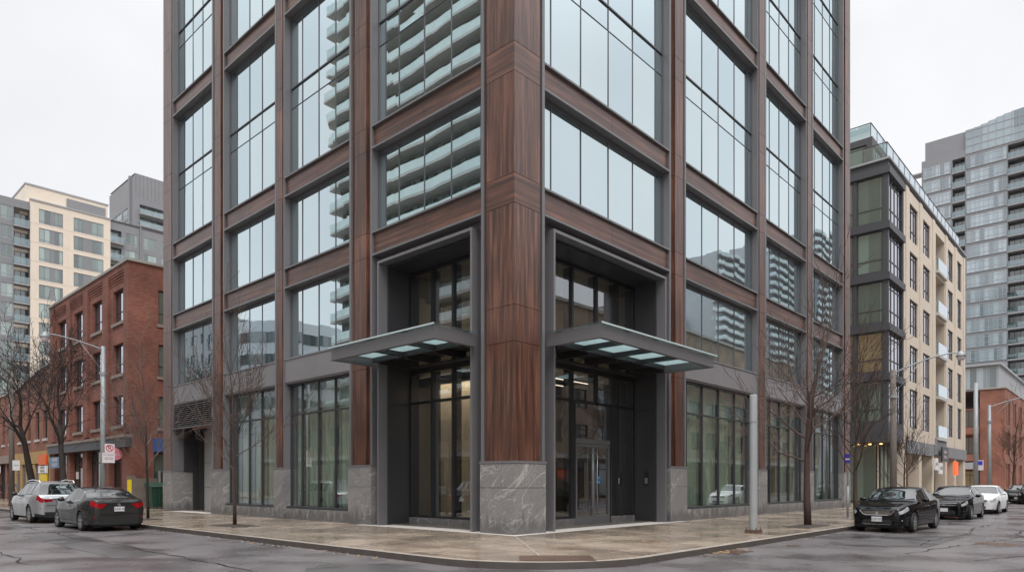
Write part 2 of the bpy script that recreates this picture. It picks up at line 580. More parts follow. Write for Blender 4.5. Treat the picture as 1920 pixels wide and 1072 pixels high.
KERB_T = M("kerb_top_concrete", (0.30, 0.26, 0.22), 0.5, 0, 0.2, 1.5)
SOIL = M("damp_soil", (0.045, 0.034, 0.027), 0.8, 0, 0.4, 14, bump=0.5)
CRACK = M("road_crack", (0.012, 0.011, 0.011), 0.9, 0, 0)

# ------------------------------------------------------------------ mesh helpers
class MB:
    def __init__(s):
        s.v, s.f, s.m = [], [], []
    def add(s, vs, fs, m=0):
        k = len(s.v)
        s.v += [tuple(p) for p in vs]
        for f in fs:
            s.f.append([k + i for i in f])
            s.m.append(m)
    def box(s, x0, x1, y0, y1, z0, z1, m=0):
        if x0 > x1: x0, x1 = x1, x0
        if y0 > y1: y0, y1 = y1, y0
        if z0 > z1: z0, z1 = z1, z0
        s.add([(x0, y0, z0), (x1, y0, z0), (x1, y1, z0), (x0, y1, z0), (x0, y0, z1), (x1, y0, z1), (x1, y1, z1), (x0, y1, z1)],
              [(0, 3, 2, 1), (4, 5, 6, 7), (0, 1, 5, 4), (1, 2, 6, 5), (2, 3, 7, 6), (3, 0, 4, 7)], m)
    def quad(s, a, b, c, d, m=0):
        s.add([a, b, c, d], [(0, 1, 2, 3)], m)
    def prism(s, pts, z0, z1, m=0):
        n = len(pts)
        s.add([(x, y, z0) for x, y in pts] + [(x, y, z1) for x, y in pts],
              [tuple(range(n - 1, -1, -1)), tuple(range(n, 2 * n))] + [(i, (i + 1) % n, n + (i + 1) % n, n + i) for i in range(n)], m)
    def path(s, pts, rad, n=8, m=0, cap=True):
        pts = [Vector(p) for p in pts]
        k = len(s.v)
        up = Vector((0.31, 0.22, 0.92))
        for i, p in enumerate(pts):
            d = (pts[min(i + 1, len(pts) - 1)] - pts[max(i - 1, 0)])
            if d.length < 1e-9:
                d = Vector((0, 0, 1))
            d.normalize()
            u = up if abs(d.dot(up)) < 0.95 else Vector((1, 0, 0))
            a = d.cross(u).normalized()
            b = d.cross(a)
            r = rad[i] if isinstance(rad, (list, tuple)) else rad
            for j in range(n):
                t = 2 * pi * j / n
                s.v.append(tuple(p + (a * cos(t) + b * sin(t)) * r))
        for i in range(len(pts) - 1):
            for j in range(n):
                s.f.append([k + i * n + j, k + i * n + (j + 1) % n, k + (i + 1) * n + (j + 1) % n, k + (i + 1) * n + j])
                s.m.append(m)
        if cap:
            s.f.append([k + j for j in range(n)][::-1])
            s.f.append([k + (len(pts) - 1) * n + j for j in range(n)])
            s.m += [m, m]
    def lathe(s, prof, n=20, axis='z', c=(0, 0, 0), m=0):
        """prof: (radius, height) pairs"""
        k = len(s.v)
        for r, h in prof:
            for j in range(n):
                t = 2 * pi * j / n
                a, b = r * cos(t), r * sin(t)
                p = (a, b, h) if axis == 'z' else ((a, h, b) if axis == 'y' else (h, a, b))
                s.v.append((p[0] + c[0], p[1] + c[1], p[2] + c[2]))
        for i in range(len(prof) - 1):
            for j in range(n):
                s.f.append([k + i * n + j, k + i * n + (j + 1) % n, k + (i + 1) * n + (j + 1) % n, k + (i + 1) * n + j])
                s.m.append(m)
    def mesh(s, name, mats, smooth=False):
        me = bpy.data.meshes.new(name)
        me.from_pydata(s.v, [], s.f)
        if not isinstance(mats, (list, tuple)):
            mats = [mats]
        for q in mats:
            me.materials.append(q)
        if len(mats) > 1:
            me.polygons.foreach_set("material_index", s.m)
        if smooth:
            me.polygons.foreach_set("use_smooth", [True] * len(me.polygons))
        me.update()
        return me
    def build(s, name, mats, parent=None, smooth=False, world=True):
        o = bpy.data.objects.new(name, s.mesh(name, mats, smooth))
        COL.objects.link(o)
        if parent:
            o.parent = parent
            if world:
                o.location = -wloc(parent)
        return o

def wloc(o):
    v = Vector((0, 0, 0))
    while o:
        v += o.location
        o = o.parent
    return v

def thing(name, label, cat, loc=(0, 0, 0), rz=0, group=None):
    o = bpy.data.objects.new(name, None)
    COL.objects.link(o)
    o.empty_display_size = 0.3
    o.location = loc
    o.rotation_euler = (0, 0, rz)
    return tag(o, label, cat, group)

def tag(o, label=None, cat=None, group=None, kind=None):
    if label: o["label"] = label
    if cat: o["category"] = cat
    if group: o["group"] = group
    if kind: o["kind"] = kind
    return o

def children(o):
    return [c for c in COL.objects if c.parent == o]

def copy_tree(o, parent=None):
    c = o.copy()
    COL.objects.link(c)
    if parent:
        c.parent = parent
    for ch in children(o):
        copy_tree(ch, c)
    return c

def text(body, size, mat, name, parent=None, loc=(0, 0, 0), rot=(0, 0, 0), ext=0.002, align='CENTER'):
    cu = bpy.data.curves.new(name, 'FONT')
    cu.body = body
    cu.size = size
    cu.extrude = ext
    cu.align_x = align
    cu.align_y = 'CENTER'
    tmp = bpy.data.objects.new("tmp", cu)
    COL.objects.link(tmp)
    bpy.context.view_layer.update()
    me = bpy.data.meshes.new_from_object(tmp.evaluated_get(bpy.context.evaluated_depsgraph_get()))
    bpy.data.objects.remove(tmp)
    me.materials.clear()
    me.materials.append(mat)
    me.name = name
    o = bpy.data.objects.new(name, me)
    COL.objects.link(o)
    o.location = loc
    o.rotation_euler = rot
    if parent:
        o.parent = parent
    return o

class F:
    """a facade frame: u runs along the wall, n is outward, faces -X, +X, -Y or +Y"""
    def __init__(s, ox, oy, face):
        s.o = (ox, oy)
        s.N = {'-X': (-1, 0), '+X': (1, 0), '-Y': (0, -1), '+Y': (0, 1)}[face]
        s.U = (-s.N[1], s.N[0])
        s.rz = math.atan2(s.U[1], s.U[0])
    def p(s, u, n, z):
        return (s.o[0] + u * s.U[0] + n * s.N[0], s.o[1] + u * s.U[1] + n * s.N[1], z)
    def box(s, mb, u0, u1, n0, n1, z0, z1, m=0):
        a, b = s.p(u0, n0, z0), s.p(u1, n1, z1)
        mb.box(a[0], b[0], a[1], b[1], a[2], b[2], m)
    def wall(s, mb, u0, u1, z0, z1, holes=(), depth=0.25, m=0, mr=None):
        us = sorted({u0, u1, *[h[0] for h in holes], *[h[1] for h in holes]})
        zs = sorted({z0, z1, *[h[2] for h in holes], *[h[3] for h in holes]})
        for i in range(len(us) - 1):
            for j in range(len(zs) - 1):
                cu, cz = (us[i] + us[i + 1]) / 2, (zs[j] + zs[j + 1]) / 2
                if any(h[0] < cu < h[1] and h[2] < cz < h[3] for h in holes):
                    continue
                mb.quad(s.p(us[i], 0, zs[j]), s.p(us[i + 1], 0, zs[j]), s.p(us[i + 1], 0, zs[j + 1]), s.p(us[i], 0, zs[j + 1]), m)
        mr = m if mr is None else mr
        for h in holes:
            a, b, c, d = h[:4]
            dp = h[4] if len(h) > 4 else depth
            q = lambda u, n, z: s.p(u, n, z)
            mb.quad(q(a, 0, c), q(a, 0, d), q(a, -dp, d), q(a, -dp, c), mr)
            mb.quad(q(b, 0, c), q(b, -dp, c), q(b, -dp, d), q(b, 0, d), mr)
            mb.quad(q(a, 0, c), q(a, -dp, c), q(b, -dp, c), q(b, 0, c), mr)
            mb.quad(q(a, 0, d), q(b, 0, d), q(b, -dp, d), q(a, -dp, d), mr)

_wc = {}
def window(fr, u0, z0, w, h, depth, cols, rows, fm, gm, parent, name="window", bar=0.06, edge=0.07, extra=None):
    """frame object with a pane sub-part; cols/rows are the bar positions as fractions"""
    key = (round(w, 2), round(h, 2), tuple(cols), tuple(rows), fm.name, gm.name, bar, edge, name)
    if key not in _wc:
        f = MB()
        f.box(0, edge, -0.06, 0, 0, h)
        f.box(w - edge, w, -0.06, 0, 0, h)
        f.box(edge, w - edge, -0.06, 0, 0, edge)
        f.box(edge, w - edge, -0.06, 0, h - edge, h)
        xs = [edge] + [c * w for c in cols] + [w - edge]
        for c in cols:
            f.box(c * w - bar / 2, c * w + bar / 2, -0.055, 0, edge, h - edge)
        for r in rows:
            for i in range(len(xs) - 1):
                a = xs[i] + (bar / 2 if i else 0)
                b = xs[i + 1] - (bar / 2 if i < len(xs) - 2 else 0)
                f.box(a, b, -0.05, 0, r * h - bar / 2, r * h + bar / 2)
        g = MB()
        g.quad((0.01, -0.02, 0.01), (w - 0.01, -0.02, 0.01), (w - 0.01, -0.02, h - 0.01), (0.01, -0.02, h - 0.01))
        _wc[key] = (f.mesh(name, fm), g.mesh("pane", gm))
    fm_, gm_ = _wc[key]
    o = bpy.data.objects.new(name, fm_)
    COL.objects.link(o)
    o.parent = parent
    o.location = Vector(fr.p(u0, -depth, z0)) - wloc(parent)
    o.rotation_euler = (0, 0, fr.rz)
    g = bpy.data.objects.new("pane", gm_)
    COL.objects.link(g)
    g.parent = o
    return o

# ------------------------------------------------------------------ ground
def sheet(name, pts, z, mat, kind='structure'):
    mb = MB()
    mb.add([(x, y, z) for x, y in pts], [tuple(range(len(pts)))])
    o = mb.build(name, mat)
    return tag(o, kind=kind)

RZ = -0.13
sheet("road", [(-900, -900), (900, -900), (900, 900), (-900, 900)], RZ, ASPHALT)
KX, KY, KR = -5.4, -5.85, 3.0
arc = [(KX + KR - KR * cos(a), KY + KR - KR * sin(a)) for a in [i * pi / 2 / 14 for i in range(15)]]
def inset(d):
    return [(KX + KR - (KR - d) * cos(a), KY + KR - (KR - d) * sin(a)) for a in [i * pi / 2 / 14 for i in range(15)]]
pv = MB()
a_in = inset(0.18)
pv.prism([(KX + 0.18, 400)] + a_in + [(400, KY + 0.18), (400, 400)], -0.3, 0.0)
tag(pv.build("pavement", PAVING), kind='structure')
kb = MB()
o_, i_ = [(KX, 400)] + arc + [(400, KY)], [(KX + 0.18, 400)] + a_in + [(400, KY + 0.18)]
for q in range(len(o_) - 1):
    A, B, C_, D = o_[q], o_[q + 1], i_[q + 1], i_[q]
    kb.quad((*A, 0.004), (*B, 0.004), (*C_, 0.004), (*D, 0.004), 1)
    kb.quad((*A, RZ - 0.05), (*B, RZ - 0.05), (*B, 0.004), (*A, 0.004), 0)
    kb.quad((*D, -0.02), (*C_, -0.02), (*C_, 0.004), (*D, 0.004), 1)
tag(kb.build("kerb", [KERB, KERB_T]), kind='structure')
# the blocks on the other sides of both streets
for nm, poly in (("pavement", [(-17.6, 400), (-400, 400), (-400, -5.5), (-20, -5.5), (-18.2, -5.0), (-17.6, -3)]),
                 ("pavement", [(400, -18.4), (400, -400), (-4.5, -400), (-5, -400), (-5, -21), (-4.4, -19), (-2.5, -18.4)]),
                 ("pavement", [(-400, -18.4), (-22, -18.4), (-18, -20), (-17.6, -22), (-17.6, -400), (-400, -400)])):
    m_ = MB()
    m_.prism(poly, -0.3, 0.0)
    tag(m_.build(nm, PAVING), kind='structure')
# dry strips of paving under the entrance canopies, hugging the wall line
sheet("pavement", [(-0.28, 7.4), (-0.28, -0.28), (9.6, -0.28), (9.6, 0.05), (8.6, 1.5), (1.9, 1.5), (1.5, 1.9), (1.5, 6.6), (0.05, 7.4)], 0.004, DRYPAVE)
sheet("pavement", [(-0.2, 24.4), (-0.2, 20.0), (1.3, 20.0), (1.3, 24.4)], 0.004, DRYPAVE)
jn = MB()
def joint(p, q, w=.02):
    d = Vector((q[0] - p[0], q[1] - p[1], 0)).normalized()
    n = Vector((-d.y, d.x, 0)) * w
    jn.quad(*[(a[0] + sg * n.x, a[1] + sg * n.y, .0055) for a, sg in ((p, -1), (q, -1), (q, 1), (p, 1))])
for y in (2.2, 4.0, 5.8, 7.6, 9.4, 11.2, 13.0, 14.8, 16.6, 18.4, 20.2, 22, 23.8):
    joint((KX + .2, y), (-.3, y))
joint((-2.85, .4), (-2.85, 25))
for x in (2.2, 4.0, 5.8, 7.6, 9.4, 11.2, 13.0, 14.8, 16.6, 18.4, 20.2, 22, 23.8, 25.6, 27.4):
    joint((x, KY + .2), (x, -.3))
joint((.4, -3.05), (30, -3.05))
joint((-.3, -.3), (-4.3, -4.75))
joint((-.3, -.3), (-2.0, -5.6))
joint((-.3, -.3), (-5.1, -2.2))
joint((-2.85, .4), (-2.3, -2.2))
joint((.4, -3.05), (-2.3, -2.2))
joint((KX + .2, .4), (-.3, .4))
joint((.4, KY + .2), (.4, -.3))
tag(jn.build("pavement_joint", M("joint_mortar", (.31, .265, .22), .6, 0, .2, 4)), kind='structure')
# asphalt patches and cracks
sheet("road", [(-10.8, -6.5), (-8.3, -8.9), (-3.6, -7.5), (-4.0, -6.25), (-6.2, -5.3), (-6.0, -2.0), (-7.5, -1.5)], RZ + 0.004, ASPHALT_D)
sheet("road", [(4.5, -7.2), (9.8, -7.3), (9.8, -9.3), (5.2, -9.2)], RZ + 0.004, ASPHALT_D)
sheet("road", [(-9.4, 3), (-8.2, 3.2), (-7.9, 12), (-9.2, 12)], RZ + 0.004, ASPHALT_D)
ck = MB()
def crack(p, q, w=0.018, n=26, amp=0.10):
    p, q = Vector((*p, 0)), Vector((*q, 0))
    d = (q - p)
    nn = Vector((-d.y, d.x, 0)).normalized()
    pts, off = [], 0
    for i in range(n + 1):
        off = off * 0.8 + random.uniform(-amp, amp)
        pts.append(p + d * i / n + nn * off * (0 if i in (0, n) else 1))
    for i in range(n):
        ww = w * random.uniform(0.4, 1.5)
        a, b = pts[i] - nn * ww, pts[i] + nn * ww
        c, e = pts[i + 1] + nn * ww, pts[i + 1] - nn * ww
        ck.quad((a.x, a.y, RZ + .009), (e.x, e.y, RZ + .009), (c.x, c.y, RZ + .009), (b.x, b.y, RZ + .009))
crack((-8.1, 19), (-8.4, -1.5), 0.02, 60, 0.06)
crack((-8.4, -1.5), (-7.6, -6.8), 0.015)
crack((-10.4, 14), (-10.9, 3), 0.016, 34)
crack((-11.2, 20), (-12.0, 1), 0.02, 40)
crack((-12.8, 6), (-9.6, 5.2), 0.012, 20)
crack((3.2, -9.2), (10.8, -10.4), 0.016, 30)
crack((10.8, -10.4), (25, -9.8), 0.02, 40)
crack((5.6, -9.0), (18, -8.9), 0.018, 30)
crack((2.6, -10.6), (6.0, -12.2), 0.014, 16)
crack((14, -11.5), (40, -12.6), 0.022, 40)
tag(ck.build("road_crack", CRACK), kind='structure')
# gutter slush and fallen leaves: nobody could count them
sl_ = MB()
def crumb(x, y, z, r):
    n = 5
    pts = [(x + r * random.uniform(.5, 1.2) * cos(t * 2 * pi / n), y + r * random.uniform(.5, 1.2) * sin(t * 2 * pi / n), z) for t in range(n)]
    sl_.add(pts + [(x, y, z + r * random.uniform(.3, .7))], [(i, (i + 1) % n, n) for i in range(n)])
for i in range(200):
    t = random.random() ** 1.4
    crumb(KX - random.uniform(0.02, 0.20), -1 + t * 16, RZ + 0.005, random.uniform(.006, .022))
for i in range(80):
    crumb(random.uniform(-1.5, 11), KY - random.uniform(0.02, 0.22), RZ + 0.005, random.uniform(.006, .022))
tag(sl_.build("slush", SLUSH), "grey slush crumbs lying in the gutter along the kerb", "slush", kind='stuff')
lf = MB()
def leaf(x, y, z):
    a, r = random.uniform(0, 6.28), random.uniform(.025, .05)
    u, v = Vector((cos(a), sin(a), random.uniform(-.25, .25))) * r, Vector((-sin(a), cos(a), random.uniform(-.25, .25))) * r * .6
    c = Vector((x, y, z + .015))
    lf.add([c - u, c + v, c + u, c - v], [(0, 1, 2, 3)])
for i in range(60):
    leaf(KX - random.uniform(0.03, 0.35), random.uniform(-2.5, 6), RZ + .004)
for i in range(70):
    leaf(random.gauss(0.8, .55), KY - abs(random.gauss(0.1, .12)) - .03, RZ + .004)
for i in range(45):
    leaf(random.gauss(0.6, .2), random.gauss(-4.1, .15), 0.0)
tag(lf.build("leaf_litter", LEAF), "brown fallen leaves scattered along the kerb gutter", "leaves", kind='stuff')

# ------------------------------------------------------------------ the corner tower
TW = thing("office_building", "tall corner office building clad in brown wood panels over a grey stone base", "building")
ZT = 33.0
LV = [(5.55, 6.60), (9.50, 10.36), (13.28, 14.12), (17.03, 17.87), (20.80, 21.63), (24.55, 25.38), (28.30, 29.13), (32.07, 32.9)]

def BX(mb, face, u0, u1, d0, d1, z0, z1, m=0):
    if face == 'L':
        mb.box(d0, d1, u0, u1, z0, z1, m)
    else:
        mb.box(u0, u1, d0, d1, z0, z1, m)
def PT(face, u, d, z):
    return (d, u, z) if face == 'L' else (u, d, z)

G = 0.007
zs_seg = []                                   # cladding panel heights
zc = 2.13
for a, b in LV:
    zs_seg.append((zc, a - G, 0))
    zs_seg.append((a + G, b - G, 1))
    zc = b + G

# corner pier
core = MB()
core.box(.15, 1.375, .15, 1.375, 2.05, ZT)
cp = core.build("corner_pier", METAL, TW)
c_v, c_h, c_s, c_f, c_st = MB(), MB(), MB(), MB(), MB()
for a, b, band in zs_seg:
    if band and a > 8:
        c_h = MB()
        c_h.box(0, 1.12, 0, 1.12, a, b)
        c_h.build("wood_band", WOOD_H, cp)
    else:
        c_v.box(0, 1.12, 0, 1.12, a, b)
    c_s.box(.12, 1.27, .12, 1.27, a, b)
c_f.box(.03, .45, 1.27, 1.385, 2.13, ZT)
c_f.box(1.27, 1.385, .03, .45, 2.13, ZT)
c_f.box(-.035, 1.40, -.035, 1.40, 2.055, 2.128)
j = MB()
c_v.build("wood_cladding", WOOD_V, cp)
c_s.build("wood_recess", WOOD_V, cp)
c_f.build("metal_fin", METAL_L, cp)
c_st.box(-.02, 1.38, -.02, 1.38, 0.0, 1.338)
for y0, y1 in ((-.02, .50), (.514, 1.38)):
    c_st.box(-.02, .02, y0, y1, 1.355, 2.05)
for x0, x1 in ((.021, .42), (.434, 1.38)):
    c_st.box(x0, x1, -.02, .02, 1.355, 2.05)
c_st.build("stone_base", STONE, cp)
j.box(.0, 1.37, .0, 1.37, 1.3, 2.055)
j.build("stone_backing", BACKING, cp)

def pier(face, f0, s0, m0, m1, s1, f1, body=0.55, end=False):
    c = MB()
    BX(c, face, f0 + .005, f1 - .005, .15, body, 2.05, ZT)
    o = c.build("pier", METAL, TW)
    w, s, f, st = MB(), MB(), MB(), MB()
    for a, b, band in zs_seg:
        BX(w, face, m0, m1, 0, .2, a, b)
        if s0 < m0: BX(s, face, s0, m0 - .002, .10, .2, a, b)
        if s1 > m1: BX(s, face, m1 + .002, s1, .10, .2, a, b)
    if f0 < s0:
        BX(f, face, f0, s0, .03, body - .02, 2.13, ZT)
    if f1 > s1:
        BX(f, face, s1, f1, .03, body - .02, 2.13, ZT)
    BX(f, face, f0 - .01, f1 + .01, -.03, .3, 2.055, 2.128)
    w.build("wood_cladding", WOOD_V, o)
    if s.v: s.build("wood_recess", WOOD_V, o)
    f.build("metal_fin", METAL_L, o)
    BX(st, face, f0 - .01, f1 + .01, -.02, body, 0, 1.345)
    BX(st, face, f0 - .01, f1 + .01, -.02, body, 1.353, 2.05)
    st.build("stone_base", STONE, o)
    return o
# left face, from the corner outwards
pier('L', 6.86, 6.96, 7.16, 7.85, 8.14, 8.26)
pier('L', 12.93, 13.04, 13.06, 13.51, 13.60, 13.73)
pier('L', 18.50, 18.60, 18.80, 19.43, 19.66, 19.80)
pier('L', 24.50, 24.60, 24.62, 25.72, 25.72, 25.72, body=1.05)
# right face
pier('R', 8.76, 8.86, 9.14, 9.76, 9.93, 10.04)
pier('R', 16.88, 16.98, 17.00, 17.63, 17.74, 17.87)
pier('R', 23.16, 23.26, 23.30, 23.88, 24.10, 24.23)
pier('R', 29.30, 29.42, 29.60, 30.55, 30.55, 30.55, body=1.05)

def beam(face, u0, u1, z0, z1):
    w, f = MB(), MB()
    um = (u0 + u1) / 2
    BX(w, face, u0, um - .005, .12, .40, z0 + .07, z1 - .09)
    BX(w, face, um + .005, u1, .12, .40, z0 + .07, z1 - .09)
    BX(f, face, u0, u1, .02, .48, z1 - .06, z1)
    BX(f, face, u0, u1, .14, .46, z1 - .09, z1 - .06)
    BX(f, face, u0, u1, .02, .60, z0, z0 + .07)
    o = f.build("beam", METAL_L, TW)
    w.build("wood_cladding", WOOD_H, o)

DG = 0.35
def upper_window(face, u0, u1, z0, z1, mul, heavy=()):
    mul = [q - .15 for q in mul]
    f = MB()
    e = .05
    BX(f, face, u0, u0 + e, DG - .04, DG + .04, z0, z1)
    BX(f, face, u1 - e, u1, DG - .04, DG + .04, z0, z1)
    BX(f, face, u0 + e, u1 - e, DG - .04, DG + .04, z1 - .12, z1)
    BX(f, face, u0 + e, u1 - e, DG - .04, DG + .04, z0, z0 + .04)
    rows = []
    for zb, zt in heavy:
        BX(f, face, u0, u1, DG - .05, DG - .005, zt - .04, zt + .005)
        BX(f, face, u0 + e, u1 - e, DG - .02, DG - .004, zb - .011, zb + .011)
        rows += [zb, zt - .04]
    us = [u0 + .01] + list(mul) + [u1 - .01]
    zz = [z0 + .01] + rows + [z1 - .01]
    for m_ in mul:
        for a, b in zip(zz, zz[1:]):
            BX(f, face, m_ - .014, m_ + .014, DG - .022, DG - .003, a + .02, b - .02)
    o = f.build("window", METAL_B, TW)
    g = MB()
    for a, b in zip(us, us[1:]):
        for c, d in zip(zz, zz[1:]):
            r = lambda: DG + random.uniform(-.0035, .0035)
            g.quad(PT(face, a, r(), c), PT(face, b, r(), c), PT(face, b, r(), d), PT(face, a, r(), d))
    g.build("glass", GLASS_UP, o)

bays = {'L': [(1.385, 6.86, [1.85, 3.19, 4.52, 5.87, 6.62]), (8.26, 12.93, [8.55, 9.78, 10.97, 12.20]),
              (13.73, 18.50, [14.35, 15.57, 16.74, 17.96]), (19.80, 24.50, [20.5, 21.70, 22.88, 23.98])],
        'R': [(1.385, 8.76, [2.20, 3.74, 5.31, 6.84, 8.39]), (10.04, 16.88, [10.6, 12.12, 13.62, 15.20, 16.60]),
              (17.87, 23.16, [19.16, 20.39, 21.67, 22.95]), (24.23, 29.30, [25.5, 26.78, 28.03, 29.12])]}
for face in 'LR':
    for bi, (u0, u1, mul) in enumerate(bays[face]):
        wood_at = [1, 2, 4, 6, 7]
        if face == 'R' and bi == 3 or face == 'L' and bi == 3:
            wood_at = [1, 2, 4, 7]
        if bi > 0:                               # metal spandrel over the ground floor
            sp = MB()
            um = (u0 + u1) / 2
            for a, b in ((u0, um - .004), (um + .004, u1)):
                BX(sp, face, a, b, .06, .5, 5.62, 6.54)
            BX(sp, face, u0, u1, .10, .6, 5.56, 5.615)
            BX(sp, face, u0, u1, .03, .5, 6.545, 6.60)
            sp.build("metal_spandrel", SPANDREL, TW)
        prev = 6.60 if bi > 0 else None
        heavy = []
        for k in range(1, 8):
            zb, zt = LV[k]
            if k in wood_at:
                beam(face, u0, u1, zb, zt)
                if prev is not None:
                    upper_window(face, u0, u1, prev, zb, mul, heavy)
                prev, heavy = zt, []
            else:
                heavy.append((zb, zt))

# interior masses, floors and rooms behind the glass
b_ = MB()
b_.box(.62, 30.4, .62, 25.6, 9.46, ZT)                       # upper storeys
b_.box(3.0, 30.4, 9.0, 25.6, 0, 9.45)
b_.box(9.62, 30.4, 3.0, 8.99, 0, 9.45)
b_.box(.57, 2.99, 8.0, 25.6, 5.6, 9.45)
b_.box(9.62, 30.4, .57, 2.99, 5.6, 9.45)
b_.build("inner_wall", PLASTER, TW)
i_ = MB()
i_.box(1.46, 9.6, 1.46, 9.0, 9.2, 9.44)
i_.build("lobby_ceiling", CEIL, TW)
i_ = MB()
i_.box(.6, 30.3, .6, 25.5, .002, .03)
i_.build("interior_floor", IFLOOR, TW)
i_ = MB()
for y in (3.0, 4.1):
    i_.box(4.8, 8.2, y, y + .04, 5.395, 5.415)
i_.box(4.2, 9.0, 7.5, 7.6, 9.1, 9.19)  # upper strips are unseen, added to brighten the lobby
i_.box(3.9, 4.0, 5.2, 7.6, 9.1, 9.19)
i_.build("ceiling_and_fill_light", LAMP_W, TW)
i_ = MB()
i_.box(2.36, 2.44, 2.4, 7.3, 5.36, 5.41)
i_.build("lobby_fill_strip", emit("lobby_fill_glow", (1.0, 0.9, 0.72), 16.0), TW)  # unseen strip, added to wash the left lobby wall with light
i_ = MB()
i_.box(2.22, 2.26, 2.3, 7.6, 5.08, 5.41)
i_.build("fill_strip_screen", METAL_D, TW)  # made-up baffle that keeps the added strip out of view
i_ = MB()                                                     # made-up downstands that hide the added upper strips
i_.box(2.6, 9.5, 6.9, 7.0, 8.35, 9.19)
i_.box(3.3, 3.4, 3.4, 6.89, 8.35, 9.19)
i_.build("fill_strip_screen", CEIL, TW)
i_ = MB()                                                     # mezzanine slab and lobby wall panels
i_.box(2.2, 9.5, 2.6, 8.9, 5.42, 5.75)
i_.build("mezzanine", CEIL, TW)
i_ = MB()
for y in (2.3, 3.82, 5.34):
    i_.box(2.9, 3.1, y, y + 1.5, .05, 5.40)
i_.build("stone_lobby_wall", PLASTER, TW)
i_ = MB()
i_.box(6.6, 9.5, 3.3, 3.45, .04, 5.35)
i_.build("dark_lobby_wall", METAL_D, TW)

# shopfronts
def shopfront(face, u0, u1, mul, z0=.5, z1=5.56, zt=4.3, drops=None):
    mul = [q - .15 for q in mul]
    st = MB()
    n = max(2, int((u1 - u0) / 1.2))
    for q in range(n):
        a, b = u0 + (u1 - u0) * q / n, u0 + (u1 - u0) * (q + 1) / n
        BX(st, face, a, b - .006, .05, .62, 0, z0 - .06)
    st.build("stone_sill", STONE, TW)
    f = MB()
    e = .05
    BX(f, face, u0, u1, .10, DG + .12, z0 - .055, z0 + .03)
    BX(f, face, u0, u1, .2, DG + .05, z1 - .06, z1)
    BX(f, face, u0, u0 + e, DG - .05, DG + .12, z0, z1)
    BX(f, face, u1 - e, u1, DG - .05, DG + .12, z0, z1)
    us = [u0 + e] + list(mul) + [u1 - e]
    for a, b in zip(us, us[1:]):
        BX(f, face, a + .025, b - .025, DG - .05, DG + .08, zt - .035, zt + .035)
    for m_ in mul:
        BX(f, face, m_ - .02, m_ + .02, DG - .05, DG + .13, z0 + .03, z1 - .06)
    o = f.build("shopfront", METAL_S, TW)
    g = MB()
    for a, b in zip(us, us[1:]):
        for c, d in ((z0, zt), (zt, z1)):
            r = lambda: DG + random.uniform(-.003, .003)
            g.quad(PT(face, a, r(), c), PT(face, b, r(), c), PT(face, b, r(), d), PT(face, a, r(), d))
    g.build("glass", GLASS_ST, o)
    c = MB()                                   # hanging blinds, one soft pleated drop per pane
    for qi, (a, b) in enumerate(zip(us, us[1:])):
        if drops is not None and qi not in drops:
            continue
        n = max(4, int((b - a) / .06))
        w = b - a
        for q in range(n):
            ua, ub = a + .03 + (w - .06) * q / n, a + .03 + (w - .06) * (q + 1) / n
            da, db = DG + .25 + .03 * sin(ua * 21) + .015 * sin(ua * 7), DG + .25 + .03 * sin(ub * 21) + .015 * sin(ub * 7)
            c.quad(PT(face, ua, da, z0 + .05), PT(face, ub, db, z0 + .05), PT(face, ub, db, zt), PT(face, ua, da, zt))
    c.build("curtain", CURTAIN, o)
    h = MB()
    BX(h, face, u0, u1, DG + .32, DG + .4, zt + .05, z1)
    h.build("valance", M("frosted_band", (.42, .47, .47), .7, 0, .15, 1.5), o)
shopfront('L', 8.26, 12.93, [8.55, 9.78, 10.97, 12.20])
shopfront('L', 13.73, 18.50, [14.35, 15.57, 16.74, 17.96])
shopfront('R', 10.04, 16.88, [10.75, 12.12, 13.62, 15.20, 16.5], drops=(0, 1, 2, 3, 4))
shopfront('R', 17.87, 23.16, [19.16, 20.39, 21.67, 22.8], drops=(2, 3))
shopfront('R', 24.23, 29.30, [25.5, 26.78, 28.03, 29.0], drops=(1, 4))

# service bay at the far end of the left face: louvre above a recessed door
lo = MB()
BX(lo, 'L', 19.80, 24.50, .30, .34, 4.35, 5.56)
lv_o = lo.build("louvre", BACKING, TW)
lo = MB()
for q in range(11):
    z = 4.42 + q * .102
    lo.add([PT('L', 19.83, .04, z), PT('L', 24.47, .04, z), PT('L', 24.47, .16, z + .055), PT('L', 19.83, .16, z + .055),
            PT('L', 19.83, .04, z - .012), PT('L', 24.47, .04, z - .012), PT('L', 24.47, .16, z + .043), PT('L', 19.83, .16, z + .043)],
           [(0, 1, 2, 3), (4, 5, 6, 7), (0, 1, 5, 4), (2, 3, 7, 6)])
BX(lo, 'L', 19.80, 24.50, .02, .34, 4.30, 4.35)
lo.build("louvre_slats", METAL_L, lv_o)
rc = MB()
BX(rc, 'L', 24.40, 24.50, 1.06, 1.9, 0, 4.28)
BX(rc, 'L', 24.40, 24.495, .58, 1.05, 2.14, 4.28)
BX(rc, 'L', 19.80, 19.95, .56, 1.9, 0, 4.3)
BX(rc, 'L', 19.95, 24.40, 1.0, 2.9, 4.28, 4.34)
BX(rc, 'L', 19.95, 22.55, 1.6, 1.9, 0, 4.28)
BX(rc, 'L', 24.2, 24.40, 1.3, 1.9, 0, 4.28)
rc.build("service_recess", METAL_D, TW)
dr = MB()
BX(dr, 'L', 22.56, 24.19, 1.55, 1.7, 0, 1.25)
BX(dr, 'L', 22.56, 24.19, 1.55, 1.7, 1.27, 2.55)
BX(dr, 'L', 22.56, 24.19, 1.55, 1.7, 2.57, 4.28)
dr.build("service_door", M("pale_grey_door", (.40, .39, .38), .5, 0, .08, 1), TW)

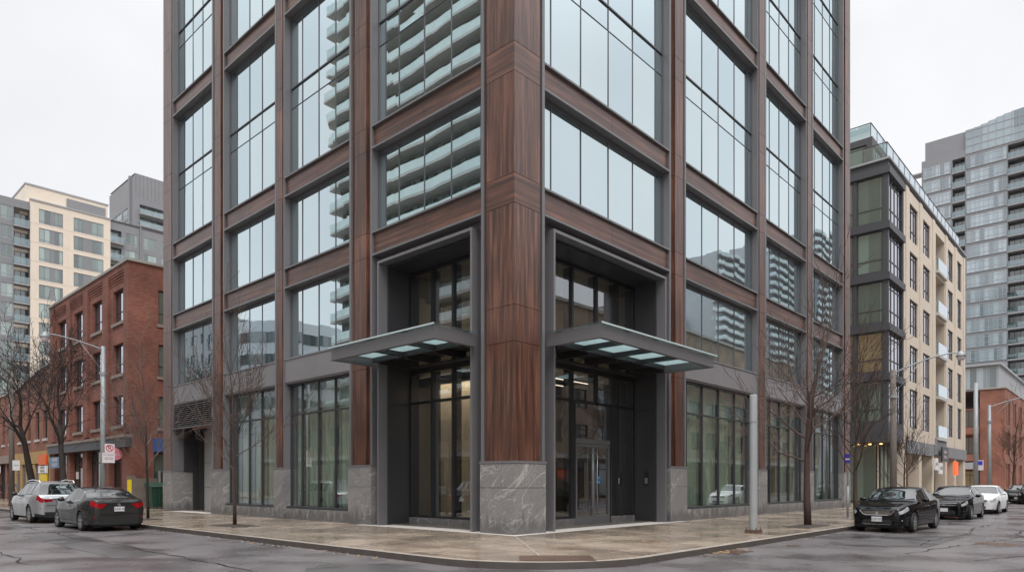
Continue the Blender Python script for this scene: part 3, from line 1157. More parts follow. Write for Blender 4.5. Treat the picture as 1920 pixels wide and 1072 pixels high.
# entrances
def entrance(face, u0, u1, p0, p1, mul, canopy_u, npan, dc):
    """u0,u1 opening between fins; p0,p1 outer edges of the metal portal"""
    RD = 1.40
    b = MB()
    BX(b, face, u0, p0 + .02, .40, .50, 0, 9.50)
    BX(b, face, p1 - .02, u1, .40, .50, 0, 9.50)
    BX(b, face, p0 + .02, p1 - .02, .40, .50, 9.20, 9.50)
    b.build("portal_backing", METAL, TW)
    f = MB()
    w = .085
    BX(f, face, p0, p0 + w, .04, .42, 0, 9.25)
    BX(f, face, p1 - w, p1, .04, .42, 0, 9.25)
    BX(f, face, p0 + w, p1 - w, .04, .42, 9.16, 9.25)
    po = f.build("portal", METAL_L, TW)
    l = MB()
    for a, c in ((p0 + .02, p0 + .15), (p1 - .15, p1 - .02)):
        for z0, z1 in ((0, 4.28), (4.29, 6.9), (6.91, 9.1)):
            BX(l, face, a, c, .425, RD, z0, z1)
    BX(l, face, p0 + .15, p1 - .15, .425, RD, 9.08, 9.14)
    l.build("portal_lining", METAL_D, po)
    # glazing
    g0, g1 = p0 + .15, p1 - .15
    f, g, s = MB(), MB(), MB()
    us = [g0] + list(mul) + [g1]
    if dc:
        d0, d1 = dc
        for a, c in ((g0, d0), (d1, g1)):
            BX(s, face, a, c, RD - .06, RD + .2, 0, .25)
    else:
        BX(s, face, g0, g1, RD - .06, RD + .2, 0, .25)
    s.build("stone_sill", STONE, po)
    BX(f, face, g0, g1, RD - .02, RD + .1, 8.98, 9.07)
    for m_ in us:
        z0 = .25
        a, c = m_ - .055, m_ + .055
        if m_ == g0: a, c = g0, g0 + .08
        if m_ == g1: a, c = g1 - .08, g1
        if dc and d0 + .06 < m_ < d1 - .06: z0 = 4.40
        BX(f, face, a, c, RD - .03, RD + .34, z0, 8.98)
    for a, c in zip(us, us[1:]):
        a, c = a + .06, c - .06
        BX(f, face, a, c, RD - .02, RD + .12, 4.31, 4.40)
        BX(f, face, a, c, RD - .02, RD + .12, 5.40, 5.60)
        BX(f, face, a, c, RD - .02, RD + .12, 6.86, 6.93) if False else None
        if not dc or c < d0 + .1 or a > d1 - .1:
            BX(f, face, a, c, RD - .02, RD + .12, .25, .33)
    if dc:
        BX(f, face, d0 - .05, d0 + .05, RD - .03, RD + .14, 0, 4.31)
        BX(f, face, d1 - .05, d1 + .05, RD - .03, RD + .14, 0, 4.31)
        us2 = [g0, d0] + [d1] + [m_ for m_ in mul if m_ > d1] + [g1]
    f.build("lobby_glazing", BLACK, po)
    for a, c in zip(us, us[1:]):
        for z0, z1 in ((4.36, 5.5), (5.5, 9.0)):
            r = lambda: RD + .04 + random.uniform(-.004, .004)
            g.quad(PT(face, a, r(), z0), PT(face, c, r(), z0), PT(face, c, r(), z1), PT(face, a, r(), z1))
    lows = us if not dc else sorted({g0, d0, d1, g1} | {m_ for m_ in mul if m_ < d0 or m_ > d1})
    for a, c in zip(lows, lows[1:]):
        z0 = 3.05 if dc and a >= d0 - .01 and c <= d1 + .01 else .27
        r = lambda: RD + .04 + random.uniform(-.004, .004)
        g.quad(PT(face, a, r(), z0), PT(face, c, r(), z0), PT(face, c, r(), 4.36), PT(face, a, r(), 4.36))
    g.build("glass", GLASS_LB, po)
    if dc:
        t = MB()
        BX(t, face, d0 + .05, d1 - .05, RD - .04, RD + .12, 2.88, 3.05)
        t.build("door_head", METAL, po)
        dm = (d0 + d1) / 2
        for q, (a, c) in enumerate(((d0 + .055, dm - .004), (dm + .004, d1 - .055))):
            d = MB()
            st = .09
            BX(d, face, a, a + st, RD - .03, RD + .03, .02, 2.87)
            BX(d, face, c - st, c, RD - .03, RD + .03, .02, 2.87)
            BX(d, face, a + st, c - st, RD - .03, RD + .03, 2.77, 2.87)
            BX(d, face, a + st, c - st, RD - .03, RD + .03, .02, .32)
            do = d.build("door", METAL, TW)
            gg = MB()
            gg.quad(PT(face, a + st, RD, .32), PT(face, c - st, RD, .32), PT(face, c - st, RD, 2.77), PT(face, a + st, RD, 2.77))
            gg.build("glass", GLASS_LB, do)
            hx = (c - .13) if q == 0 else (a + .13)
            hh = MB()
            hh.path([PT(face, hx, RD - .11, .42), PT(face, hx, RD - .11, 2.72)], .017, 8)
            for z in (.62, 1.5, 2.55):
                hh.path([PT(face, hx, RD - .11, z), PT(face, hx, RD - .02, z)], .012, 6)
            hh.build("door_handle", STEEL, do, smooth=True)
            if q == 1:
                k = MB()
                BX(k, face, a + .32, a + .44, RD - .012, RD - .006, 1.62, 1.74)
                BX(k, face, a + .32, a + .44, RD - .012, RD - .006, 1.46, 1.58)
                k.build("blue_sticker", M("sticker_blue", (.05, .25, .6), .4, 0, 0), do)
    # canopy
    c0, c1, pr = canopy_u
    z0, z1 = 5.62, 5.95
    c = MB()
    BX(c, face, c0, c1, -pr, -pr + .07, z0, z1)
    BX(c, face, c0, c0 + .07, -pr + .07, -.0, z0, z1)
    BX(c, face, c1 - .07, c1, -pr + .07, -.0, z0, z1)
    # flanges
    BX(c, face, c0 - .03, c1 + .03, -pr - .03, -pr + .10, z0 - .035, z0)
    BX(c, face, c0 - .03, c0 + .10, -pr + .10, -.0, z0 - .035, z0)
    BX(c, face, c1 - .10, c1 + .03, -pr + .10, -.0, z0 - .035, z0)
    co = c.build("canopy", METAL, TW)
    tg = MB()
    ed = .0
    BX(tg, face, c0 - .09, c1 + .09, -pr - .09, -.02, z1 + .03, z1 + .065)
    tg.build("glass_roof", GLASS_ROOF, co)
    te = MB()
    BX(te, face, c0 - .10, c1 + .10, -pr - .105, -pr - .092, z1 + .025, z1 + .07)
    te.build("glass_edge", M("glass_edge", (.46, .55, .55), .3, 0, 0), co)
    k = MB()
    us = [c0 + .10 + (c1 - c0 - .2) * q / npan for q in range(npan + 1)]
    dpt = .02
    for a, e in zip(us, us[1:]):
        BX(k, face, e - .09, e - .02, -pr + .075, .0, z0 + .07, z1 - .02) if e != us[-1] else None
        BX(k, face, a, e - .10, dpt - .12, dpt - .04, z0 + .07, z1 - .02)
    k.build("canopy_beam", METAL_D, co)
    gl = MB()
    for a, e in zip(us, us[1:]):
        BX(gl, face, a - .01, e - .095, -pr + .08, dpt - .13, z1 - .10, z1 - .09)
    gl.build("glass_panel", FROST, co)
    k = MB()                                    # the part inside the portal
    BX(k, face, p0 + .16, p1 - .16, .0, RD - .05, z1 - .10, z1 - .04)
    n = npan
    for q in range(n + 1):
        a = p0 + .16 + (p1 - p0 - .42) * q / n
        BX(k, face, a, a + .1, .0, RD - .05, z0 + .0, z1 - .1)
    BX(k, face, p0 + .16, p1 - .16, RD - .35, RD - .05, z0 - .06, z0 - .001)
    k.build("canopy_soffit", METAL_D, co)

entrance('L', 1.385, 6.86, 1.78, 6.57, [3.09, 4.11, 5.2], (1.60, 6.85, 1.62), 3, None)
entrance('R', 1.385, 8.76, 1.82, 8.56, [2.95, 4.50, 5.95, 7.27], (1.48, 8.38, 1.95), 4, (4.62, 6.80))

it = MB()
it.box(8.385, 8.41, .72, .90, 1.38, 1.92)
io = it.build("intercom", BLACK, TW)
it = MB()
it.box(8.365, 8.384, .75, .87, 1.46, 1.68)
it.build("intercom_panel", STEEL, io)
it = MB()
it.lathe([(.09, 0), (.09, .04), (.06, .09), (.0, .11)], 12, c=(6.1, .9, 5.50))
# roof edge
rf = MB()
rf.box(.2, 30.5, .2, 25.7, ZT, ZT + .4)
rf.build("roof", METAL, TW)

# ------------------------------------------------------------------ left background: brick building beyond the alley
BB = thing("brick_building", "four-storey red brick building beside the alley with stone sills and grey shopfront cornice", "building", (0, 30.67, 0))
Y0b, Y1b = 30.67, 47.35
fr = F(0, Y1b, '-X')                      # u = Y1b - y
LB_ = Y1b - Y0b
cols_y = [(43.64, 45.66), (39.81, 41.74), (35.83, 37.76), (31.93, 33.72)]
cols = [(Y1b - b, Y1b - a) for a, b in cols_y]
rows = [(4.95, 6.80), (8.06, 9.95), (11.22, 13.24)]
holes = [(a, b, c, d) for a, b in cols for c, d in rows]
mb = MB()
fr.wall(mb, 0, LB_, 4.17, 14.55, holes, 0.34)
frs = F(0, Y0b, '-Y')
sholes = [(1.55, 3.25, c - .15, d - .1) for c, d in rows] + [(6, 7.7, c, d) for c, d in rows] + [(1.3, 4.0, .9, 3.3)]
frs.wall(mb, 0, 16, 0, 14.55, sholes, 0.22)
F(16, Y1b, '+Y').wall(mb, 0, 16, 0, 14.55)
mb.quad((0, Y0b, 14.5), (16, Y0b, 14.5), (16, Y1b, 14.5), (0, Y1b, 14.5))
# pilasters between the window bays, and corbelled courses over the top windows
pe = [0.0] + [x for c in cols for x in (c[0] - .55, c[1] + .55)] + [LB_]
for q in range(0, len(pe), 2):
    fr.box(mb, pe[q], pe[q + 1], 0.0, .14, 4.5, 14.55)
for a, b in cols:
    for q in range(4):
        fr.box(mb, a - .55, b + .55, 0.0, .03 + .03 * q, 13.62 + q * .15, 13.71 + q * .15)
    fr.box(mb, a - .55, b + .55, 0, .14, 14.2, 14.55)
# ground floor piers
gp = [(0, .9), (3.9, 4.6), (7.6, 8.5), (12.0, 12.9), (15.2, LB_ - .012)]
for a, b in gp:
    fr.box(mb, a, b, -.4, .02, 0, 3.65)
mb.build("brick_wall", BRICK, BB)
mb = MB()
fr.box(mb, -.1, LB_ + .1, -.2, .22, 14.55, 14.70)
mb.box(-.2, 16, Y0b - .12, Y0b + .2, 14.551, 14.70)
mb.build("parapet_cap", CONC, BB)
mb = MB()
fr.box(mb, -.05, LB_ + .02, -.1, .28, 3.60, 4.17)
mb.build("shop_fascia", GREYD, BB)
mb = MB()
fr.box(mb, -.05, LB_ + .02, -.05, .36, 4.172, 4.33)
mb.build("cornice", TRIMSTONE, BB)
for a, b, c, d in holes:
    window(fr, a, c, b - a, d - c, .24, [.36, .68], [.36], METAL_D, GLASS_BR, BB, bar=.05)
    mb = MB()
    fr.box(mb, a - .1, b + .1, -.30, .10, c - .17, c + .01)
    mb.build("sill", TRIMSTONE, BB)
for a, b, c, d in sholes[:3]:
    window(frs, a, c, b - a, d - c, .2, [], [.33], METAL_D, CG_GREEN, BB)
    mb = MB()
    frs.box(mb, a - .1, b + .1, -.18, .08, c - .17, c + .01)
    mb.build("sill", TRIMSTONE, BB)
for a, b, c, d in sholes[3:6]:
    window(frs, a, c, b - a, d - c, .2, [], [.33], METAL_D, CG_GREY, BB)
a, b, c, d = sholes[6]
window(frs, a, c, b - a, d - c, .2, [], [], METAL_D, CG_GREEN, BB, "shop_window")
for k in range(4):
    a, b = gp[k][1], gp[k + 1][0]
    window(fr, a, .02, b - a, 3.55, .36, [.3, .62] if k != 3 else [.5], [.78], BLACK, CG_DARK, BB, "shop_window", bar=.08)

def sign_box(name, label, fr, u0, u1, n0, n1, z0, z1, mat, cat="sign", txt=None, tmat=None, tsize=.3, group=None):
    mb = MB()
    fr.box(mb, u0, u1, n0, n1, z0, z1)
    c = fr.p((u0 + u1) / 2, (n0 + n1) / 2, (z0 + z1) / 2)
    o = thing(name, label, cat, c, 0, group)
    mb.build("board", mat, o)
    if txt:
        p = Vector(fr.p((u0 + u1) / 2, n1 + .004, (z0 + z1) / 2)) - Vector(c)
        text(txt, tsize, tmat or INK, "lettering", o, p, (R(90), 0, fr.rz))
    return o
sign_box("shop_sign", "faded blue shop sign board hung under the brick building's fascia", fr, 1.0, 3.85, .3, .4, 2.55, 3.35, BLUEGREY, "sign", "SNOWER\nGALLERY", SIGNWHITE, .34)
sign_box("window_notice", "small white notice board in the brick building's shop window", fr, 5.1, 5.6, -.3, -.25, 1.75, 2.25, SIGNWHITE)
sg = thing("round_sign", "round pink projecting sign on the brick building's corner pier", "sign", (-.45, 32.05, 3.2))
mb = MB()
mb.lathe([(0, -.04), (.46, -.04), (.46, .04), (0, .04)], 24, 'y')
for i in range(len(mb.v)):
    x, y, z = mb.v[i]
    mb.v[i] = (x, y, z * .8)
mb.build("disc", PINK, sg, world=False)
mb = MB()
mb.path([(.4, 0, .2), (.6, 0, .2)], .03, 6)
mb.build("bracket", BLACK, sg, world=False)
text("Press", .26, SIGNWHITE, "lettering", sg, (0, -.046, 0), (R(90), 0, 0))
aw = sign_box("awning_sign", "blue shop sign with white script on the brick building's alley side", frs, 1.2, 4.2, .05, .25, 3.35, 4.15, BLUE, "sign", "Johnson", SIGNWHITE, .55)
mb = MB()
mb.box(-.25, .1, 30.1, 30.62, 0, 1.9)
mb.box(-.35, 1.2, 29.9, 30.1, 0, 1.75)
tag(mb.build("alley_wall", M("stained_concrete", (.17, .145, .12), .9, 0, .3, 1.2)), "low stained concrete wall at the foot of the brick building's corner", "wall")

# low heritage row, left of the brick building
HB = thing("heritage_shop", "low old red brick shop row with narrow windows and an ochre ground floor", "building", (0, 47.4, 0))
fr = F(0, 70, '-X')
def hu(y): return 70 - y
hw = [(48.6, 49.7), (50.9, 52.0), (53.6, 54.5), (56.6, 57.5), (60.0, 60.9), (62.6, 63.5), (65.5, 66.4)]
hh_ = [(hu(b), hu(a), 4.9, 7.1) for a, b in hw]
mb = MB()
fr.wall(mb, 0, hu(47.4), 3.9, 9.3, hh_, .25)
mb.box(.02, 14, 47.42, 69.98, 9.2, 9.3)
# gabled parapet
mb.add([(0, 59, 9.3), (0, 47.4, 9.3), (0, 47.4, 10.5), (0, 50.5, 10.3), (.4, 59, 9.3), (.4, 47.4, 9.3), (.4, 47.4, 10.5), (.4, 50.5, 10.3)],
       [(0, 1, 2, 3), (7, 6, 5, 4), (3, 2, 6, 7), (0, 3, 7, 4)])
for y in (58.6, 62, 66, 69.5):
    mb.box(-.02, .5, y - .35, y + .35, 0, 3.9)
mb.build("brick_wall", BRICK2, HB)
mb = MB()
mb.box(-.12, .3, 47.45, 58.3, 3.0, 3.95)
for y in (47.8, 50.2, 52.2, 54.2, 56.3, 58.1):
    mb.box(-.08, .4, y - .28, y + .28, 0, 3.0)
mb.build("ochre_front", OCHRE, HB)
mb = MB()
mb.box(.35, .5, 47.5, 69.5, 0, 3.9)
mb.build("shop_interior", DARKROOM, HB)
mb = MB()
mb.box(-.2, .4, 58.3, 69.9, 3.2, 3.9)
mb.build("stone_band", TRIMSTONE, HB)
mb = MB()
mb.add([(-.1, 59.2, 9.28), (-.1, 50.5, 10.33), (-.1, 47.4, 10.53), (.5, 47.4, 10.53), (.5, 50.5, 10.33), (.5, 59.2, 9.28),
        (-.1, 59.2, 9.38), (-.1, 50.5, 10.43), (-.1, 47.4, 10.63), (.5, 47.4, 10.63), (.5, 50.5, 10.43), (.5, 59.2, 9.38)],
       [(0, 1, 7, 6), (1, 2, 8, 7), (6, 7, 10, 11), (7, 8, 9, 10), (3, 4, 10, 9), (4, 5, 11, 10), (2, 3, 9, 8)])
mb.box(-.1, .5, 59.2, 69.9, 9.31, 9.4)
mb.build("parapet_cap", CONC_W, HB)
for a, b, c, d in hh_:
    window(fr, a, c, b - a, d - c, .22, [], [.5], BLACK, CG_DARK, HB)
    mb = MB()
    fr.box(mb, a - .1, b + .1, -.2, .08, c - .18, c + .01)
    mb.build("sill", CONC_W, HB)
for y0, y1 in ((48.2, 49.9), (50.5, 51.9), (52.6, 53.9), (54.6, 56.0), (56.7, 57.8)):
    window(fr, hu(y1), .3, y1 - y0, 2.65, .05, [.5], [.75], TRIMSTONE, CG_DARK, HB, "shop_window")
fr2 = F(-.12, 70, '-X')
sign_box("menu_board", "orange and yellow picture menu board on the ochre shop front", fr2, hu(50.0), hu(47.9), .02, .14, 2.85, 3.62, ORANGE)
sign_box("menu_board", "yellow picture board low on the ochre shop front", fr2, hu(50.0), hu(47.9), .02, .10, 1.55, 2.15, YELLOW)
sign_box("shop_sign", "white shop sign with dark lettering between the picture boards", fr2, hu(50.1), hu(47.8), .02, .12, 2.22, 2.78, WHITE, "sign", "UNIFORM\nPRINTING", INK, .26)

# ------------------------------------------------------------------ far apartment blocks on the left
def balcony(mb_s, fr, u0, u1, n1, z, slab=.22):
    fr.box(mb_s, u0, u1, 0, n1, z - slab, z)
def rail(fr, u0, u1, n1, z, h=1.05):
    g = MB()
    fr.box(g, u0 + .03, u1 - .03, n1 - .06, n1 - .04, z + .05, z + h)
    fr.box(g, u0 + .02, u0 + .04, .02, n1 - .06, z + .05, z + h)
    fr.box(g, u1 - .04, u1 - .02, .02, n1 - .06, z + .05, z + h)
    return g
CC = thing("apartment_building", "cream apartment block with paired teal windows and a set-back cream penthouse", "building", (13.23, 115, 0))
fr = F(13.23, 115, '-Y')
W_ = 11.31
rowz = [44.74 - 2.985 * k for k in range(13)]
wp = [(1.13, 4.40), (5.90, 10.26)]
holes = [(a, b, z - 2.28, z, .2) for z in rowz for a, b in wp]
mb = MB()
fr.wall(mb, 0, W_, 0, 45.8, holes, .2)
F(24.54, 115, '+X').wall(mb, 0, 20, 0, 45.8)
F(13.23, 135, '-X').wall(mb, 0, 20, 0, 45.8)
mb.quad((13.2, 115, 45.8), (24.5, 115, 45.8), (24.5, 135, 45.8), (13.2, 135, 45.8))
for z in rowz:
    fr.box(mb, 0, W_, 0, .025, z - 2.42, z - 2.36)
for x in (5.15,):
    fr.box(mb, x - .03, x + .03, 0, .02, 0, 45.7)
mb.build("panel_wall", CREAM, CC)
mb = MB()
fr.box(mb, -.1, W_ + .1, -.3, .12, 45.81, 46.05)
mb.build("parapet_cap", GREYL, CC)
mb = MB()
mb.box(12.9, 24.6, 116.5, 134, 45.82, 48.6)
mb.build("penthouse", CREAM, CC)
mb = MB()
mb.box(18.5, 24.2, 116.35, 116.49, 46.4, 48.0)
mb.build("louvre", GREYP, CC)
mb = MB()
mb.box(12.8, 24.7, 116.4, 134.1, 48.61, 48.85)
mb.build("penthouse_cap", GREYL, CC)
for i, (a, b, c, d, _) in enumerate(holes):
    w = b - a
    if w < 4:
        window(fr, a, c, 1.55, d - c, .12, [.5], [.18], GREYP, CG_TEAL, CC)
        window(fr, a + 2.05, c, w - 2.05, d - c, .12, [.5], [.18], GREYP, CG_TEAL, CC)
        m2 = MB(); fr.box(m2, a + 1.55, a + 2.05, -.12, -.05, c, d)
    else:
        window(fr, a, c, 1.4, d - c, .12, [.5], [.18], GREYP, CG_TEAL, CC)
        window(fr, a + 2.6, c, w - 2.6, d - c, .12, [.5], [.18], GREYP, CG_TEAL, CC)
        m2 = MB(); fr.box(m2, a + 1.4, a + 2.6, -.12, -.05, c, d)
    m2.build("spandrel_panel", GREYP, CC)

GW = thing("apartment_building", "grey apartment wing with stacked glass balconies at the photo's left edge", "building", (2, 115.4, 0))
fr = F(-8, 115.4, '-Y')
rowz = [44.2 - 2.985 * k for k in range(13)]
mb = MB()
holes = []
for z in rowz:
    holes += [(17.5, 19.05, z - 2.1, z, .15), (12.2, 14.2, z - 2.1, z, .15), (19.15, 21.2, z - 2.75, z + .05, 1.4), (8.5, 11.6, z - 2.1, z, .15)]
fr.wall(mb, 0, 21.2, 0, 45.5, holes, .15)
mb.quad((-8, 115.4, 45.5), (13.2, 115.4, 45.5), (13.2, 135, 45.5), (-8, 135, 45.5))
mb.build("panel_wall", GREYP, GW)
for i, (a, b, c, d, dp) in enumerate(holes):
    if dp < 1:
        window(fr, a, c, b - a, d - c, .1, [.33, .66] if b - a > 1.8 else [.5], [.25], GREYL, CG_TEAL, GW)
    else:
        window(fr, a + .3, c, b - a - .3, d - c - .5, 1.35, [.5], [], GREYD, CG_TEAL, GW)
        s = MB(); balcony(s, fr, a - .05, b + .0, .35, c)
        o = s.build("balcony", GREYL, GW)
        rail(fr, a - .05, b, .35, c).build("balustrade", GLASS_RAIL, o)

MG = thing("apartment_building", "mid-rise grey apartment block behind the cream block's right edge", "building", (25.4, 118, 0))
fr = F(24.6, 118, '-Y')
rowz = [45.3 - 2.985 * k for k in range(9)]
holes = []
for z in rowz:
    holes += [(.6, 2.6, z - 2.2, z, .9), (3.2, 5.2, z - 2.1, z, .12), (6.2, 8.4, z - 2.1, z, .12), (9.2, 11.4, z - 2.1, z, .12)]
mb = MB()
fr.wall(mb, 0, 16, 0, 46.7, holes, .12)
fr.box(mb, 5.55, 5.75, 0, .2, 0, 46.9)
mb.quad((24.6, 118, 46.7), (40.6, 118, 46.7), (40.6, 138, 46.7), (24.6, 138, 46.7))
mb.build("panel_wall", GREYP, MG)
mb = MB()
fr.box(mb, -.1, 16, -.3, .1, 46.71, 46.95)
mb.build("parapet_cap", GREYD, MG)
for a, b, c, d, dp in holes:
    window(fr, a, c, b - a, d - c, dp - .03, [.5] if b - a < 2.1 else [.33, .66], [.2], GREYL, CG_TEAL, MG)
    if dp > .5:
        s = MB(); balcony(s, fr, a - .5, b + .3, .5, c)
        o = s.build("balcony", GREYL, MG)
        rail(fr, a - .5, b + .3, .5, c).build("balustrade", GLASS_RAIL, o)

GT = thing("apartment_tower", "taller dark grey tower with long glass balconies rising behind the mid-rise", "building", (46.6, 170, 0))
fr = F(46.6, 170, '-Y')
frl = F(46.6, 188.4, '-X')
rowz = [70.6 - 3.05 * k for k in range(9)]
holes = [(1.2, 20, z - 2.35, z, 1.2) for z in rowz]
mb = MB()
fr.wall(mb, 0, 22, 0, 78, holes, 1.2)
lh = [(2, 9, z - 2.3, z, .15) for z in rowz[:8]] + [(10, 14, z - 2.3, z, .15) for z in rowz[:8]]
frl.wall(mb, 0, 18.4, 0, 77.4, lh, .15)
frl.box(mb, 15.6, 16.3, 0, .5, 0, 77.8)
for q in range(24):
    fr.box(mb, .3 + q * .9, .34 + q * .9, 0, .06, 72, 78)
mb.quad((46.6, 170, 77.9), (68, 170, 77.9), (68, 188, 77.9), (46.6, 188, 77.9))
mb.build("panel_wall", GREYP, GT)
for a, b, c, d, dp in holes:
    window(fr, a, c, 8, d - c, 1.15, [.125, .25, .375, .5, .625, .75, .875], [], GREYL, CG_TEAL, GT)
    s = MB(); balcony(s, fr, a - .2, b, .9, c)
    o = s.build("balcony", GREYL, GT)
    rail(fr, a - .2, b, .9, c).build("balustrade", GLASS_RAIL, o)
for a, b, c, d, dp in lh:
    window(frl, a, c, b - a, d - c, .12, [.2, .4, .6, .8], [.3], GREYD, CG_BLUE, GT)

# ------------------------------------------------------------------ right background: beige and charcoal mid-rise
MR = thing("midrise_building", "beige six-storey mid-rise with a charcoal glass corner bay and rooftop railings", "building", (39.07, 0, 0))
X0m, X1m = 39.07, 67.86
fr = F(X0m, 0, '-Y')
frx = F(X0m, 14, '-X')                 # u = 14 - y
cols = [(45.26, 47.83), (49.65, 52.14), (59.29, 61.72), (63.76, 65.9)]
rws = [(20.3, 23.1), (16.6, 19.4), (12.98, 15.72), (9.35, 12.15), (5.75, 8.75)]
holes = [(a - X0m, b - X0m, c, d, .22) for a, b in cols for c, d in rws]
bal = [(54.3 - X0m, 57.9 - X0m, c - .35, d + .1, 1.8) for c, d in rws]
mb = MB()
fr.wall(mb, 4.35, X1m - X0m, 4.75, 24.0, holes + bal, .22)
F(X1m, 0, '+X').wall(mb, 0, 14, 0, 24)
for x in (43.6, 48.7, 53.2, 58.6, 62.7, 67.3):
    fr.box(mb, x - X0m - .42, x - X0m + .42, -.8, .0, 0, 4.74)
fr.box(mb, 4.36, 28.7, -3.4, -3.2, 0, 4.7)
for x in (44.3, 48.7, 53.3, 58.5, 62.8, 67.0):
    fr.box(mb, x - X0m - .42, x - X0m + .42, .0, .08, 4.75, 24.0)
mb.build("precast_wall", BEIGE, MR)
mb = MB()
for x0, x1 in ((44.4, 53.1), (58.2, 67.9)):
    fr.box(mb, x0 - X0m, x1 - X0m, -.5, .10, 3.75, 4.745)
fr.box(mb, 53.5 - X0m, 58.2 - X0m, -.4, .12, 3.9, 5.35)
mb.build("grey_band", GREYP, MR)
for a, b, c, d, dp in holes:
    window(fr, a, c, b - a, d - c, .16, [.33, .66], [.3, .86], BLACK, GLASS_BR, MR, bar=.08)
for a, b, c, d, dp in bal:
    window(fr, a + .1, c, b - a - .2, d - c - .2, 1.75, [.5], [], BLACK, CG_GREY, MR)
    s = MB(); balcony(s, fr, a, b, .25, c + .0)
    o = s.build("balcony", CONC_W, MR)
    rail(fr, a, b, .25, c).build("balustrade", GLASS_RAIL, o)
# charcoal corner bay
crow = [(20.0, 23.3), (16.45, 19.4), (12.85, 15.8), (9.35, 12.2), (5.8, 8.7)]
mb = MB()
fh = [(.35, 4.05, c, d) for c, d in crow]
fr.wall(mb, -.0, 4.34, 4.4, 24.3, fh, .2)
lh = [(14 - 2.05, 14 - .35, c + .05, d, .2) for c, d in crow] + [(14 - 5.2, 14 - 2.3, c + .05, d, .2) for c, d in crow]
frx.wall(mb, 0, 14, 4.4, 24.3, lh, .2)
for c, d in crow:
    fr.box(mb, -.12, 4.3, 0, .14, d + .05, d + .55)
    mb.box(X0m - .14, X0m, -.12, 10, d + .05, d + .55)
mb.quad((X0m, 0, 4.4), (X0m + 4.3, 0, 4.4), (X0m + 4.3, 14, 4.4), (X0m, 14, 4.4))
mb.quad((X0m, 0, 24.0), (X1m, 0, 24.0), (X1m, 14, 24.0), (X0m, 14, 24.0))
mb.build("charcoal_cladding", GREYD, MR)
for a, b, c, d in fh:
    window(fr, a, c, b - a, d - c, .16, [.25, .5, .75], [.32, .86], BLACK, GLASS_BR, MR, bar=.09)
for i, (a, b, c, d, dp) in enumerate(lh):
    gm = CG_WARM if i in (3, 8) else CG_GREEN
    window(frx, a, c, b - a, d - c, .16, [] if i < 5 else [.5], [.3], GREYD, gm, MR, bar=.09)
mb = MB()
mb.box(X0m + 1.2, X0m + 4.5, .9, 12, 0, 4.38)
mb.build("lobby_wall", PLASTER, MR)
for y in (0.9,):
    window(F(X0m + 1.2, .85, '-Y'), 0.0, .1, 3.2, 4.2, 0, [.33, .66], [], BLACK, CG_GREEN, MR, "shop_window", bar=.1)
    window(F(X0m + 1.15, 8, '-X'), 0, .1, 7, 4.2, 0, [.2, .4, .6, .8], [], BLACK, CG_GREEN, MR, "shop_window", bar=.1)
for k, x in enumerate((49.3, 54.0, 59.2, 63.4)):
    window(F(X0m, 3.15, '-Y'), x - X0m, .1, 3.2, 3.6, 0, [.4, .8], [.8], BLACK, CG_DARK, MR, "shop_window", bar=.1)
mb = MB()
for q in range(4):
    mb.lathe([(0, 0), (.09, .0), (.11, .06), (.0, .1)], 10, c=(X0m + .25, .5 + q * .75, 4.22))
mb.build("soffit_lamp", LAMP_O, MR)
# rooftop penthouse and rails
mb = MB()
pf = F(X0m + 2.2, 12, '-X')
pf.wall(mb, 0, 10.4, 24.02, 27.3, [(8.2, 10.0, 24.3, 26.8), (4, 7.8, 24.3, 26.8)], .15)
pg = F(X0m + 2.2, 1.6, '-Y')
pg.wall(mb, 0, 22, 24.02, 27.3, [(.4, 2.6, 24.3, 26.8), (3, 6, 24.3, 26.8)], .15)
mb.quad((X0m + 2.2, 1.6, 27.3), (X0m + 24.2, 1.6, 27.3), (X0m + 24.2, 12, 27.3), (X0m + 2.2, 12, 27.3))
mb.build("penthouse", GREYD, MR)
window(pf, 8.2, 24.3, 1.8, 2.5, .12, [], [], BLACK, CG_GREEN, MR)
window(pf, 4, 24.3, 3.8, 2.5, .12, [.5], [], BLACK, CG_GREEN, MR)
window(pg, .4, 24.3, 2.2, 2.5, .12, [.33, .66], [], BLACK, CG_BLUE, MR)
window(pg, 3, 24.3, 3, 2.5, .12, [.33, .66], [], BLACK, CG_BLUE, MR)
def roof_rail(x0, x1, y0, y1, z, h, parent, step=1.6):
    r, g = MB(), MB()
    r.box(x0, x1, y0, y0 + .06, z + h - .05, z + h)
    r.box(x0, x0 + .06, y0 + .06, y1, z + h - .05, z + h)
    n = int((x1 - x0) / step)
    for q in range(n + 1):
        x = x0 + (x1 - x0) * q / n
        r.box(x - .025, x + .025, y0 + .01, y0 + .05, z, z + h - .05)
    for q in range(1, int((y1 - y0) / step) + 1):
        r.box(x0 + .01, x0 + .05, y0 + q * step - .025, y0 + q * step + .025, z, z + h - .05)
    o = r.build("roof_rail", GREYD, parent)
    g.box(x0 + .06, x1, y0 + .025, y0 + .035, z + .08, z + h - .08)
    g.box(x0 + .025, x0 + .035, y0 + .06, y1, z + .08, z + h - .08)
    g.build("balustrade", GLASS_RAIL, o)
mb = MB()
mb.box(X0m - .15, X1m, -.15, .25, 24.31, 24.45)
mb.box(X0m - .15, X0m + .2, .25, 13.9, 24.31, 24.45)
mb.build("roof_edge", GREYL, MR)
roof_rail(X0m + .05, X0m + 26, .05, 12, 24.45, 1.15, MR)
roof_rail(X0m + 2.3, X0m + 22, 1.7, 11, 27.3, 1.1, MR)

